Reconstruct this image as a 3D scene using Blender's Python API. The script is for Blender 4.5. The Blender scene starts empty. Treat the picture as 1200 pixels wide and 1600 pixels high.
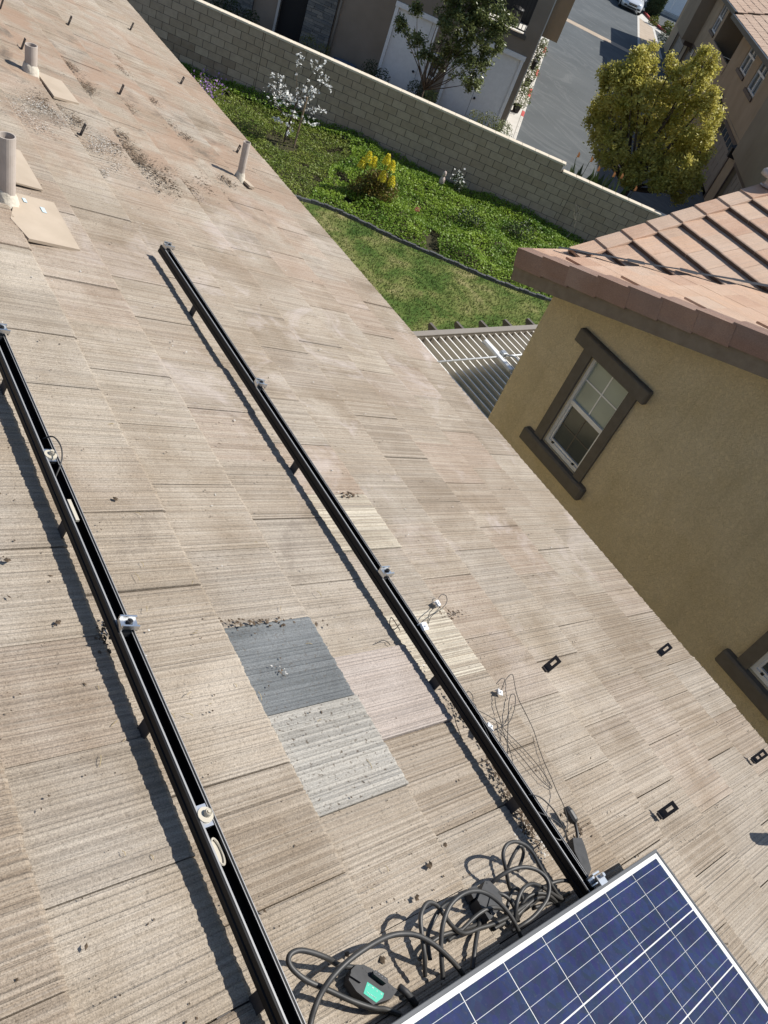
import bpy, math, random
import numpy as np
from mathutils import Matrix, Vector
random.seed(11); rng = np.random.default_rng(5)
SC = bpy.context.scene
COL = SC.collection
RAD = math.radians
# ---------------------------------------------------------------- camera, sky, sun, exposure
CZ = 8.05                                   # eye height above the garden
CAM_R = np.array([[0.80560464, -0.49933198, 0.31885536],
                  [-0.17253933, -0.71260424, -0.68001866],
                  [0.56677275, 0.49281109, -0.66023169]])   # rows: image right, image down, forward
FPX = 1231.56                                # focal length in pixels of a 1200 x 1600 picture
cam_d = bpy.data.cameras.new('camera'); cam = bpy.data.objects.new('camera', cam_d); COL.objects.link(cam)
cam_d.sensor_fit = 'VERTICAL'; cam_d.sensor_height = 36; cam_d.sensor_width = 27
cam_d.lens = FPX / 1600 * 36
cam_d.clip_start = 0.05; cam_d.clip_end = 600
mw = Matrix.Identity(4)
for i in range(3):
    mw[i][0] = CAM_R[0][i]; mw[i][1] = -CAM_R[1][i]; mw[i][2] = -CAM_R[2][i]
mw[2][3] = CZ
cam.matrix_world = mw
SC.camera = cam
SC.render.resolution_x = 768; SC.render.resolution_y = 1024
SUN = np.array([0.695, -0.25, 0.833]); SUN /= np.linalg.norm(SUN)    # towards the sun
w = bpy.data.worlds.new('World'); SC.world = w; w.use_nodes = True
sky = w.node_tree.nodes.new('ShaderNodeTexSky'); sky.sky_type = 'NISHITA'; sky.sun_disc = False
sky.sun_elevation = math.asin(SUN[2]); sky.sun_rotation = math.atan2(SUN[0], SUN[1])
sky.altitude = 60; sky.air_density = 1.0; sky.dust_density = 0.6; sky.ozone_density = 1.0
bg = w.node_tree.nodes['Background']; bg.inputs['Strength'].default_value = 0.095
w.node_tree.links.new(sky.outputs[0], bg.inputs['Color'])
sl = bpy.data.lights.new('sun', 'SUN'); sl.energy = 4.7; sl.angle = RAD(0.53); sl.color = (1.0, 0.955, 0.88)
so = bpy.data.objects.new('sun', sl); COL.objects.link(so)
so.rotation_euler = Vector(SUN).to_track_quat('Z', 'Y').to_euler(); so.location = (20, -8, 40)
SC.view_settings.view_transform = 'Standard'; SC.view_settings.look = 'None'
SC.view_settings.exposure = 0.38; SC.view_settings.gamma = 1.0; SC.view_settings.use_curve_mapping = False
SC.render.engine = 'CYCLES'
# ---------------------------------------------------------------- frames of reference
# world: X points from our ridge towards the neighbour, Y along our eave away from the viewer, Z up, garden at z = 0
TH = 0.2976964; HR = 1.555944               # roof pitch, eye distance from the roof plane
S3 = np.array([math.cos(TH), 0, -math.sin(TH)]); N3 = np.array([math.sin(TH), 0, math.cos(TH)]); C3 = np.array([0, 0, CZ])
ROOF = Matrix(((S3[0], 0, N3[0], 0), (0, 1, 0, 0), (S3[2], 0, N3[2], 0), (0, 0, 0, 1)))   # local (v downslope, u along eave, h)
o_ = C3 - HR * N3
for i in range(3): ROOF[i][3] = o_[i]
def ray(px, py): return CAM_R.T @ np.array([(px - 600) / FPX, (py - 800) / FPX, 1.0])
def rv(px, py, h=0.0):                       # roof coordinates of a spot seen at a picture position, h above the roof
    d = ray(px, py); t = -(HR - h) / (d @ N3); q = d * t
    return (float(q @ S3), float(q[1]), h)
R2 = math.sqrt(2)
def SN(s, n, z=0.0): return Vector(((s + n) / R2, (n - s) / R2, z))      # street frame: s across, n along the street
def at_n(px, py, n): d = ray(px, py); t = n * R2 / (d[0] + d[1]); q = d * t + C3; return Vector(q)
def at_z(px, py, z=0.0): d = ray(px, py); t = (z - CZ) / d[2]; q = d * t + C3; return Vector(q)
STREET = Matrix.Rotation(RAD(-45), 4, 'Z')   # local x = s ... see sn_mat
def sn_mat(s, n, z=0.0, rot=0.0):            # local x along s, local y along n
    m = Matrix(((1 / R2, 1 / R2, 0, 0), (-1 / R2, 1 / R2, 0, 0), (0, 0, 1, 0), (0, 0, 0, 1)))
    m.translation = SN(s, n, z)
    return m @ Matrix.Rotation(rot, 4, 'Z')
def project(P):
    c = CAM_R @ (np.array(P) - C3); return 600 + FPX * c[0] / c[2], 800 + FPX * c[1] / c[2], c[2]
# ---------------------------------------------------------------- materials
class NT:
    def __init__(s, name):
        s.m = bpy.data.materials.new(name); s.m.use_nodes = True; s.t = s.m.node_tree
        s.b = s.t.nodes['Principled BSDF']
    def n(s, typ, **kw):
        x = s.t.nodes.new(typ)
        for k, v in kw.items(): setattr(x, k, v)
        return x
    def l(s, a, b): s.t.links.new(a, b)
    def coord(s, kind='Object'):
        if kind == 'World': return s.n('ShaderNodeNewGeometry').outputs['Position']
        return s.n('ShaderNodeTexCoord').outputs[kind]
    def map(s, vec, scale=(1, 1, 1), loc=None):
        x = s.n('ShaderNodeMapping'); s.l(vec, x.inputs['Vector']); x.inputs['Scale'].default_value = scale
        if loc is not None: s.l(loc, x.inputs['Location'])
        return x.outputs[0]
    def noise(s, vec, scale, detail=3, rough=0.55, dist=0.0):
        x = s.n('ShaderNodeTexNoise'); s.l(vec, x.inputs['Vector']); x.inputs['Scale'].default_value = scale
        x.inputs['Detail'].default_value = detail; x.inputs['Roughness'].default_value = rough; x.inputs['Distortion'].default_value = dist
        return x.outputs[0]
    def vor(s, vec, scale):
        x = s.n('ShaderNodeTexVoronoi'); s.l(vec, x.inputs['Vector']); x.inputs['Scale'].default_value = scale; return x.outputs[0]
    def ramp(s, fac, stops):
        x = s.n('ShaderNodeValToRGB'); s.l(fac, x.inputs[0]); e = x.color_ramp.elements
        while len(e) < len(stops): e.new(0.5)
        for i, (p, c) in enumerate(stops):
            e[i].position = p; c = c if hasattr(c, '__len__') else (c, c, c); e[i].color = (*c, 1)
        return x.outputs[0]
    def mix(s, fac, a, b, mode='MIX'):
        x = s.n('ShaderNodeMix', data_type='RGBA', blend_type=mode)
        for i, v in ((0, fac), (6, a), (7, b)):
            if hasattr(v, 'links'): s.l(v, x.inputs[i])
            elif i == 0: x.inputs[0].default_value = v
            else: x.inputs[i].default_value = (*v, 1)
        return x.outputs[2]
    def math(s, op, a, b=0.0):
        x = s.n('ShaderNodeMath', operation=op)
        for i, v in ((0, a), (1, b)):
            if hasattr(v, 'links'): s.l(v, x.inputs[i])
            else: x.inputs[i].default_value = v
        return x.outputs[0]
    def bump(s, h, strength=0.4, dist=0.01, prev=None):
        x = s.n('ShaderNodeBump'); s.l(h, x.inputs['Height']); x.inputs['Strength'].default_value = strength; x.inputs['Distance'].default_value = dist
        if prev is not None: s.l(prev, x.inputs['Normal'])
        return x.outputs[0]
    def col(s, c):
        if hasattr(c, 'links'): s.l(c, s.b.inputs['Base Color'])
        else: s.b.inputs['Base Color'].default_value = (*c, 1)
    def rnd(s): return s.n('ShaderNodeObjectInfo').outputs['Random']
    def done(s, rough=0.8, spec=None, metal=0.0, normal=None):
        s.b.inputs['Roughness'].default_value = rough; s.b.inputs['Metallic'].default_value = metal
        if spec is not None: s.b.inputs['Specular IOR Level'].default_value = spec
        if normal is not None: s.l(normal, s.b.inputs['Normal'])
        return s.m
def mottled(name, c1, c2, scale=6, rough=0.85, bump=0.2, bscale=60, bdist=0.006, coord='Object', detail=4, rnd=0.0, spec=0.3, metal=0.0):
    t = NT(name); v = t.coord(coord); f = t.noise(v, scale, detail)
    c = t.ramp(f, [(0.3, c1), (0.7, c2)])
    if rnd: c = t.mix(rnd, c, t.ramp(t.rnd(), [(0, 0.25), (1, 1.0)]), 'MULTIPLY')
    t.col(c)
    nrm = t.bump(t.noise(v, bscale, 3), bump, bdist) if bump else None
    return t.done(rough, spec, metal, nrm)
def plain(name, c, rough=0.5, metal=0.0, spec=None):
    t = NT(name); v = t.coord('Object'); f = t.noise(v, 9, 4)
    t.col(t.mix(t.ramp(f, [(0.3, 0.0), (0.75, 0.35)]), c, tuple(x * 0.72 for x in c)))
    return t.done(rough, spec, metal)
def tile_mat(name, stops, streak=0.40, light=(0.49, 0.435, 0.365), dirt=(0.55, 0.48, 0.40), speck=0.35, stain=None):
    t = NT(name); o = t.coord('Object'); wp = t.coord('World')
    base = t.ramp(t.rnd(), stops)
    off = t.n('ShaderNodeCombineXYZ'); r = t.math('MULTIPLY', t.rnd(), 37.0)
    for i in range(3): t.l(r, off.inputs[i])
    st = t.noise(t.map(o, (0.35, 165, 3), off.outputs[0]), 1.0, 2, 0.55)
    wide = t.noise(t.map(o, (0.9, 46, 3), off.outputs[0]), 1.0, 3, 0.6)
    grain = t.noise(o, 300, 3, 0.75)
    pit = t.noise(o, 95, 2, 0.6)
    patch = t.noise(wp, 2.6, 5, 0.6, 0.4)
    c = t.mix(t.ramp(st, [(0.42, 0.0), (0.62, streak)]), base, light)
    c = t.mix(t.ramp(wide, [(0.36, 0.14), (0.5, 0.0)]), c, tuple(x * 0.5 for x in dirt))
    c = t.mix(t.ramp(st, [(0.36, 0.22), (0.46, 0.0)]), c, tuple(x * 0.30 for x in dirt))
    bleach = t.noise(wp, 1.7, 6, 0.68, 0.8)
    c = t.mix(t.ramp(bleach, [(0.52, 0.0), (0.72, 0.5)]), c, light)
    c = t.mix(1.0, c, t.ramp(patch, [(0.30, tuple(d ** 0.42 for d in dirt)), (0.56, (1, 1, 1)), (0.75, (1.0, 0.985, 0.97))]), 'MULTIPLY')
    c = t.mix(t.ramp(pit, [(0.30, speck), (0.40, 0.0)]), c, (0.09, 0.07, 0.05))
    c = t.mix(1.0, c, t.ramp(grain, [(0.36, 0.74), (0.5, 0.99), (0.64, 1.22)]), 'MULTIPLY')
    if stain:
        for (px_, py_, pz_), rad, colr, thr, amt, sc_ in stain:
            d = t.n('ShaderNodeVectorMath', operation='DISTANCE'); t.l(wp, d.inputs[0]); d.inputs[1].default_value = (px_, py_, pz_)
            near = t.ramp(t.math('DIVIDE', d.outputs['Value'], rad), [(0.35, 1.0), (1.0, 0.0)])
            nz = t.ramp(t.noise(wp, sc_, 6, 0.7, 0.6), [(thr, 0.0), (thr + .14, amt)])
            c = t.mix(t.math('MULTIPLY', near, nz), c, colr)
    t.col(c)
    b = t.bump(st, 1.0, 0.006); b = t.bump(grain, 0.55, 0.003, b); b = t.bump(pit, 0.5, 0.004, b)
    return t.done(0.92, 0.2, 0.0, b)
M = {}
M['tile'] = tile_mat('concrete_tile', [(0, (0.252, 0.205, 0.157)), (0.2, (0.312, 0.262, 0.206)), (0.4, (0.280, 0.226, 0.173)), (0.6, (0.345, 0.295, 0.236)), (0.8, (0.296, 0.256, 0.211)), (1, (0.325, 0.252, 0.195))], stain=[(tuple(ROOF @ Vector((2.6, 6.2, 0))), 3.2, (0.30, 0.205, 0.145), .44, .75, 1.6), (tuple(ROOF @ Vector((2.5, 5.4, 0))), 1.9, (0.12, 0.098, 0.078), .55, .8, 3.4), (tuple(ROOF @ Vector((3.2, 2.8, 0))), 2.6, (0.50, 0.44, 0.41), .54, .6, 2.3), (tuple(ROOF @ Vector((1.5, 1.9, 0))), 1.3, (0.15, 0.12, 0.095), .58, .55, 3.0)])
M['tile_grey'] = tile_mat('slate_grey_tile', [(0, (0.118, 0.127, 0.130)), (1, (0.118, 0.127, 0.130))], 0.40, (0.235, 0.245, 0.248), (0.6, 0.6, 0.6), 0.5)
M['tile_ash'] = tile_mat('ash_grey_tile', [(0, (0.30, 0.282, 0.25)), (1, (0.30, 0.282, 0.25))], 0.6, (0.46, 0.435, 0.39), (0.5, 0.5, 0.5), 0.9)
M['tile_pink'] = tile_mat('pink_grey_tile', [(0, (0.37, 0.315, 0.275)), (1, (0.37, 0.315, 0.275))], 0.45, (0.50, 0.44, 0.395), (0.7, 0.68, 0.66), 0.15)
M['tile_pale'] = tile_mat('pale_tile', [(0, (0.325, 0.275, 0.215)), (1, (0.325, 0.275, 0.215))], 0.8, (0.60, 0.55, 0.45), (0.7, 0.68, 0.64), 0.2)
t = NT('black_anodised_aluminium'); v = t.coord('Object')
t.col(t.mix(t.ramp(t.noise(t.map(v, (60, 5, 60)), 1.0, 5, 0.7), [(0.5, 0.0), (0.75, 0.30)]), (0.005, 0.005, 0.006), (0.07, 0.064, 0.056)))
M['black_alu'] = t.done(0.45, 0.22)
M['lip_reflection'] = plain('painted_lip_reflection', (0.30, 0.30, 0.30), 0.5, 0.2)  # grey that paints the reflection along the rail lips
M['steel'] = plain('bright_aluminium', (0.62, 0.63, 0.64), 0.33, 1.0)
M['dark_steel'] = plain('dark_coated_steel', (0.045, 0.038, 0.036), 0.5, 0.0, 0.5)
M['bolt'] = plain('bolt_steel', (0.06, 0.06, 0.062), 0.4, 0.8)
M['washer'] = plain('cream_washer', (0.46, 0.42, 0.34), 0.6)
M['rubber'] = mottled('black_cable_rubber', (0.020, 0.020, 0.020), (0.055, 0.052, 0.048), 14, 0.5, 0.1, 200, 0.001, spec=0.5)
M['box_plastic'] = mottled('grey_black_plastic', (0.022, 0.023, 0.025), (0.042, 0.042, 0.044), 40, 0.6, 0.1, 300, 0.001, spec=0.4)
M['teal'] = plain('teal_label_paper', (0.03, 0.42, 0.29), 0.55)
M['white_ink'] = plain('white_ink', (0.75, 0.85, 0.8), 0.6)
M['frame_alu'] = plain('grey_aluminium_frame', (0.10, 0.104, 0.110), 0.5, 0.0, 0.3)
M['backsheet'] = plain('white_backsheet', (0.62, 0.62, 0.61), 0.4)
t = NT('blue_silicon'); v = t.coord('Object'); vr = t.n('ShaderNodeTexVoronoi'); t.l(v, vr.inputs['Vector']); vr.inputs['Scale'].default_value = 55
c = t.mix(0.22, t.ramp(t.noise(t.coord('World'), 9, 3), [(0.3, (0.007, 0.014, 0.050)), (0.7, (0.015, 0.027, 0.082))]), vr.outputs['Color'], 'OVERLAY')
dust = t.noise(t.coord('World'), 130, 4, 0.7)
c = t.mix(t.ramp(dust, [(0.58, 0.0), (0.8, 0.10)]), c, (0.30, 0.27, 0.24))
t.col(c); t.b.inputs['Coat Weight'].default_value = 0.07; t.b.inputs['Coat Roughness'].default_value = 0.15
M['silicon'] = t.done(0.5, 0.12)
M['busbar'] = plain('silver_busbar', (0.42, 0.43, 0.44), 0.45)
M['pipe'] = mottled('painted_vent_pipe', (0.40, 0.345, 0.30), (0.49, 0.43, 0.38), 14, 0.75, 0.25, 90, 0.002)
M['pipe_dark'] = plain('pipe_bore', (0.015, 0.014, 0.013), 0.9)
M['sealant'] = mottled('cream_sealant', (0.48, 0.43, 0.35), (0.60, 0.55, 0.46), 25, 0.7, 0.8, 60, 0.006)
M['flashing'] = mottled('cream_painted_flashing', (0.37, 0.30, 0.225), (0.45, 0.37, 0.285), 5, 0.6, 0.2, 40, 0.003)
M['sticker'] = plain('pale_blue_sticker', (0.50, 0.62, 0.68), 0.6)
M['under'] = plain('roof_underlay', (0.03, 0.026, 0.022), 0.95)
M['debris'] = mottled('dry_leaf_crumbs', (0.05, 0.036, 0.024), (0.14, 0.10, 0.066), 50, 0.95, 0)
M['crumb'] = mottled('mortar_crumbs', (0.40, 0.38, 0.34), (0.58, 0.56, 0.53), 40, 0.9, 0)
M['straw'] = plain('dry_straw', (0.42, 0.33, 0.18), 0.9)
M['stucco_y'] = None
t = NT('ochre_stucco'); v = t.coord('World')
c = t.ramp(t.noise(v, 2.2, 5, 0.62, 0.6), [(0.28, (0.59, 0.49, 0.305)), (0.72, (0.68, 0.58, 0.395))])
c = t.mix(0.6, c, t.ramp(t.noise(v, 34, 5, 0.75, 1.6), [(0.36, 0.70), (0.62, 1.15)]), 'MULTIPLY'); t.col(c)
b = t.bump(t.noise(v, 34, 5, 0.75, 1.6), 0.9, 0.02); b = t.bump(t.noise(v, 170, 2), 0.4, 0.004, b)
sz = t.noise(t.map(v, (3.2, 3.2, 0.22)), 1.0, 4, 0.6); c = t.mix(t.ramp(sz, [(0.56, 0.0), (0.74, 0.30)]), c, (0.30, 0.25, 0.15)); t.col(c)
M['stucco_y'] = t.done(0.95, 0.15, 0, b)
M['trim'] = mottled('dark_taupe_trim', (0.105, 0.092, 0.075), (0.13, 0.115, 0.095), 12, 0.8, 0.25, 90, 0.003)
M['vinyl'] = plain('white_vinyl', (0.72, 0.73, 0.74), 0.4)
def glass(name, c, rough=0.04):
    t = NT(name); t.col(t.ramp(t.noise(t.coord('Object'), 2.5, 2), [(0.3, c), (0.7, tuple(x * 1.35 for x in c))])); return t.done(rough, 0.6)
M['glass_pale'] = glass('curtained_glass', (0.23, 0.27, 0.24))
M['glass_dark'] = glass('dark_screened_glass', (0.05, 0.058, 0.055), 0.12)
M['glass_far'] = glass('far_window_glass', (0.04, 0.05, 0.055), 0.1)
M['terra'] = tile_mat('rosy_concrete_tile', [(0, (0.48, 0.305, 0.212)), (0.3, (0.56, 0.385, 0.275)), (0.6, (0.54, 0.40, 0.30)), (1, (0.57, 0.375, 0.255))], 0.12, (0.62, 0.47, 0.37), (0.8, 0.74, 0.7), 0.08)
M['rake'] = tile_mat('brown_rake_tile', [(0, (0.245, 0.155, 0.120)), (1, (0.30, 0.20, 0.155))], 0.1, (0.4, 0.27, 0.2), (0.8, 0.74, 0.7), 0.08)
M['butt'] = mottled('dark_brown_tile_butt', (0.10, 0.068, 0.052), (0.135, 0.095, 0.075), 12, 0.9, 0.2)  # darker brown on the front butt faces of the tiles
M['fascia'] = mottled('weathered_fascia', (0.16, 0.13, 0.095), (0.21, 0.175, 0.135), 10, 0.8, 0.2)
M['valley'] = plain('dark_valley_metal', (0.03, 0.03, 0.032), 0.6)
M['patio'] = plain('taupe_patio_paint', (0.25, 0.222, 0.19), 0.55)
M['louvre'] = plain('warm_white_louvre_paint', (0.55, 0.51, 0.45), 0.5)
M['louvre_sunlit'] = plain('sunlit_louvre_top', (0.80, 0.78, 0.74), 0.5)  # paler top strip paints the sunlight on each louvre
M['patio_dark'] = plain('brown_rafter_paint', (0.115, 0.098, 0.085), 0.6)
M['white_metal'] = plain('white_metal', (0.72, 0.74, 0.76), 0.4)
M['galv'] = plain('galvanised_metal', (0.42, 0.44, 0.46), 0.45, 0.6)
t = NT('grey_concrete_block'); v = t.coord('World')
c = t.ramp(t.rnd(), [(0, (0.375, 0.298, 0.222)), (0.5, (0.41, 0.33, 0.25)), (1, (0.45, 0.365, 0.28))])
c = t.mix(0.7, c, t.ramp(t.noise(v, 7, 5, 0.7), [(0.3, 0.78), (0.7, 1.08)]), 'MULTIPLY')
t.col(c); M['block'] = t.done(0.95, 0.15, 0, t.bump(t.noise(v, 70, 3), 0.4, 0.006))
M['block_stain'] = mottled('rust_stained_block', (0.25, 0.185, 0.13), (0.32, 0.255, 0.195), 5, 0.95, 0.3, 70, 0.006, 'World')
M['mortar'] = mottled('mortar', (0.045, 0.041, 0.036), (0.07, 0.063, 0.055), 10, 0.95, 0)
M['cap'] = mottled('cream_wall_cap', (0.58, 0.51, 0.40), (0.66, 0.59, 0.48), 8, 0.9, 0.2)
M['soil'] = mottled('dark_bed_soil', (0.030, 0.030, 0.012), (0.065, 0.056, 0.026), 9, 0.95, 0.8, 30, 0.05, 'World')
t = NT('lawn_turf'); v = t.coord('World')
c = t.ramp(t.noise(v, 1.1, 5, 0.62, 0.5), [(0.30, (0.05, 0.10, 0.022)), (0.43, (0.095, 0.150, 0.035)), (0.54, (0.175, 0.20, 0.062)), (0.66, (0.29, 0.265, 0.12))])
c = t.mix(0.55, c, t.ramp(t.noise(v, 34, 4, 0.75), [(0.3, 0.45), (0.7, 1.25)]), 'MULTIPLY'); t.col(c)
M['lawn'] = t.done(0.95, 0.1, 0, t.bump(t.noise(v, 60, 3), 0.8, 0.03))
def leaf(name, c1, c2, scale=1.6, trans=0.25, rough=0.5):
    t = NT(name); v = t.coord('World')
    c = t.ramp(t.noise(v, scale, 4, 0.7), [(0.3, c1), (0.7, c2)])
    c = t.mix(0.5, c, t.ramp(t.noise(v, 40, 2), [(0.3, 0.6), (0.7, 1.25)]), 'MULTIPLY'); t.col(c)
    tr = t.n('ShaderNodeBsdfTranslucent'); t.l(c, tr.inputs[0]); ms = t.n('ShaderNodeMixShader'); ms.inputs[0].default_value = trans
    t.done(rough, 0.35); out = t.t.nodes['Material Output']
    t.l(t.b.outputs[0], ms.inputs[1]); t.l(tr.outputs[0], ms.inputs[2]); t.l(ms.outputs[0], out.inputs[0]); return t.m
M['grass'] = leaf('grass_blade', (0.07, 0.125, 0.026), (0.24, 0.25, 0.095), 1.1)
M['cover'] = leaf('ground_cover_leaf', (0.075, 0.160, 0.015), (0.245, 0.35, 0.035), 1.0)
M['weed'] = leaf('weedy_leaf', (0.10, 0.16, 0.02), (0.24, 0.28, 0.05), 1.7)
M['tree_y'] = leaf('yellow_green_leaf', (0.36, 0.34, 0.05), (0.72, 0.64, 0.20), 2.2, 0.42)
M['tree_d'] = leaf('dark_glossy_leaf', (0.055, 0.08, 0.022), (0.25, 0.275, 0.105), 3.5, 0.28, 0.32)
M['shrub_d'] = leaf('dark_shrub_leaf', (0.02, 0.038, 0.012), (0.05, 0.075, 0.022), 2)
M['shrub_y'] = leaf('olive_shrub_leaf', (0.10, 0.12, 0.02), (0.20, 0.21, 0.05), 2)
M['shrub_v'] = leaf('variegated_leaf', (0.11, 0.15, 0.05), (0.28, 0.31, 0.14), 9)
M['aeonium'] = leaf('bronze_green_leaf', (0.075, 0.095, 0.018), (0.20, 0.135, 0.03), 3)
M['yellow'] = leaf('yellow_floret', (0.74, 0.64, 0.04), (0.85, 0.78, 0.10), 12, 0.25)
M['petal'] = leaf('white_petal', (0.78, 0.78, 0.76), (0.86, 0.86, 0.84), 5, 0.3)
M['purple'] = leaf('lilac_petal', (0.36, 0.18, 0.50), (0.58, 0.38, 0.70), 6, 0.3)
M['orange'] = leaf('orange_bract', (0.30, 0.12, 0.04), (0.42, 0.2, 0.08), 6)
M['red_fl'] = leaf('coral_petal', (0.6, 0.2, 0.15), (0.7, 0.35, 0.28), 6)
M['bark'] = mottled('brown_bark', (0.055, 0.04, 0.03), (0.12, 0.09, 0.065), 20, 0.9, 0.6, 50, 0.01)
M['twig_pale'] = plain('pale_twig', (0.30, 0.26, 0.21), 0.9)
M['stake'] = mottled('weathered_stake', (0.22, 0.155, 0.10), (0.34, 0.26, 0.18), 12, 0.9, 0.3)
M['edging'] = mottled('dark_plastic_edging', (0.045, 0.048, 0.050), (0.11, 0.112, 0.112), 20, 0.7, 0.3, 60, 0.006, 'World')
t = NT('street_asphalt'); v = t.coord('World')
swirl = t.noise(t.map(v, (0.55, 0.16, 1)), 1.0, 5, 0.6, 3.5)
c = t.ramp(t.noise(v, 0.35, 4), [(0.3, (0.088, 0.097, 0.102)), (0.7, (0.112, 0.122, 0.127))])
c = t.mix(t.ramp(swirl, [(0.52, 0.0), (0.585, 0.35), (0.65, 0.0)]), c, (0.18, 0.188, 0.19))
c = t.mix(0.5, c, t.ramp(t.noise(v, 25, 4, 0.8), [(0.3, 0.72), (0.7, 1.15)]), 'MULTIPLY'); t.col(c)
M['asphalt'] = t.done(0.9, 0.2, 0, t.bump(t.noise(v, 60, 3), 0.3, 0.01))
M['concrete'] = mottled('pale_concrete', (0.46, 0.44, 0.40), (0.56, 0.54, 0.50), 2, 0.9, 0.15, 30, 0.006, 'World')
M['gutter'] = mottled('tan_concrete_gutter', (0.36, 0.29, 0.22), (0.44, 0.36, 0.28), 2, 0.9, 0.15, 30, 0.006, 'World')
M['red_paint'] = mottled('faded_red_kerb_paint', (0.42, 0.07, 0.065), (0.50, 0.12, 0.11), 5, 0.7, 0.1)
M['ground'] = mottled('dry_ground', (0.11, 0.09, 0.065), (0.17, 0.14, 0.10), 2, 0.95, 0.4, 20, 0.03, 'World')
M['stucco_b'] = mottled('brown_stucco', (0.235, 0.192, 0.148), (0.285, 0.235, 0.185), 1.5, 0.95, 0.35, 45, 0.01, 'World')
M['stucco_o'] = mottled('olive_brown_stucco', (0.26, 0.205, 0.135), (0.32, 0.25, 0.17), 1.5, 0.95, 0.35, 45, 0.01, 'World')
M['stucco_t'] = mottled('tan_stucco', (0.33, 0.255, 0.17), (0.40, 0.31, 0.215), 1.2, 0.95, 0.35, 45, 0.01, 'World')
M['stucco_t_shaded'] = mottled('shaded_tan_stucco', (0.24, 0.19, 0.135), (0.29, 0.235, 0.17), 1.2, 0.95, 0.35, 45, 0.01, 'World')  # tan stucco darkened to paint in the shade on bays and recess
M['stucco_g'] = mottled('grey_stucco', (0.27, 0.26, 0.24), (0.33, 0.32, 0.30), 1.2, 0.95, 0.35, 45, 0.01, 'World')
M['door_w'] = plain('white_door_paint', (0.85, 0.85, 0.85), 0.55)
M['door_g'] = plain('taupe_garage_paint', (0.26, 0.225, 0.19), 0.6)
M['brown_paint'] = plain('dark_brown_paint', (0.085, 0.055, 0.042), 0.6)
M['black_iron'] = plain('black_iron', (0.012, 0.012, 0.013), 0.5)
M['dark_void'] = plain('dark_entry_recess', (0.008, 0.008, 0.009), 0.7)
M['stone'] = None
t = NT('grey_ledge_stone'); c = t.ramp(t.rnd(), [(0, (0.13, 0.135, 0.135)), (0.5, (0.19, 0.19, 0.18)), (1, (0.27, 0.255, 0.225))])
c = t.mix(0.6, c, t.ramp(t.noise(t.coord('World'), 14, 4), [(0.3, 0.7), (0.7, 1.15)]), 'MULTIPLY'); t.col(c)
M['stone'] = t.done(0.9, 0.2, 0, t.bump(t.noise(t.coord('World'), 40, 3), 0.5, 0.01))
M['blue_plastic'] = plain('dull_blue_plastic', (0.06, 0.10, 0.17), 0.45)
M['car_paint'] = plain('silver_white_car_paint', (0.62, 0.65, 0.69), 0.22, 0.3, 0.6)
M['car_dark'] = plain('black_car_trim', (0.012, 0.012, 0.013), 0.4)
M['lens'] = plain('headlight_lens', (0.75, 0.78, 0.82), 0.1)
M['tyre'] = plain('tyre_rubber', (0.015, 0.015, 0.015), 0.8)
M['ceramic'] = mottled('pinkish_ceramic', (0.40, 0.30, 0.26), (0.52, 0.44, 0.40), 25, 0.5, 0)
M['deck'] = plain('pale_balcony_deck', (0.66, 0.64, 0.60), 0.7)
M['interior'] = plain('dim_interior', (0.05, 0.05, 0.05), 0.9)
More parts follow.
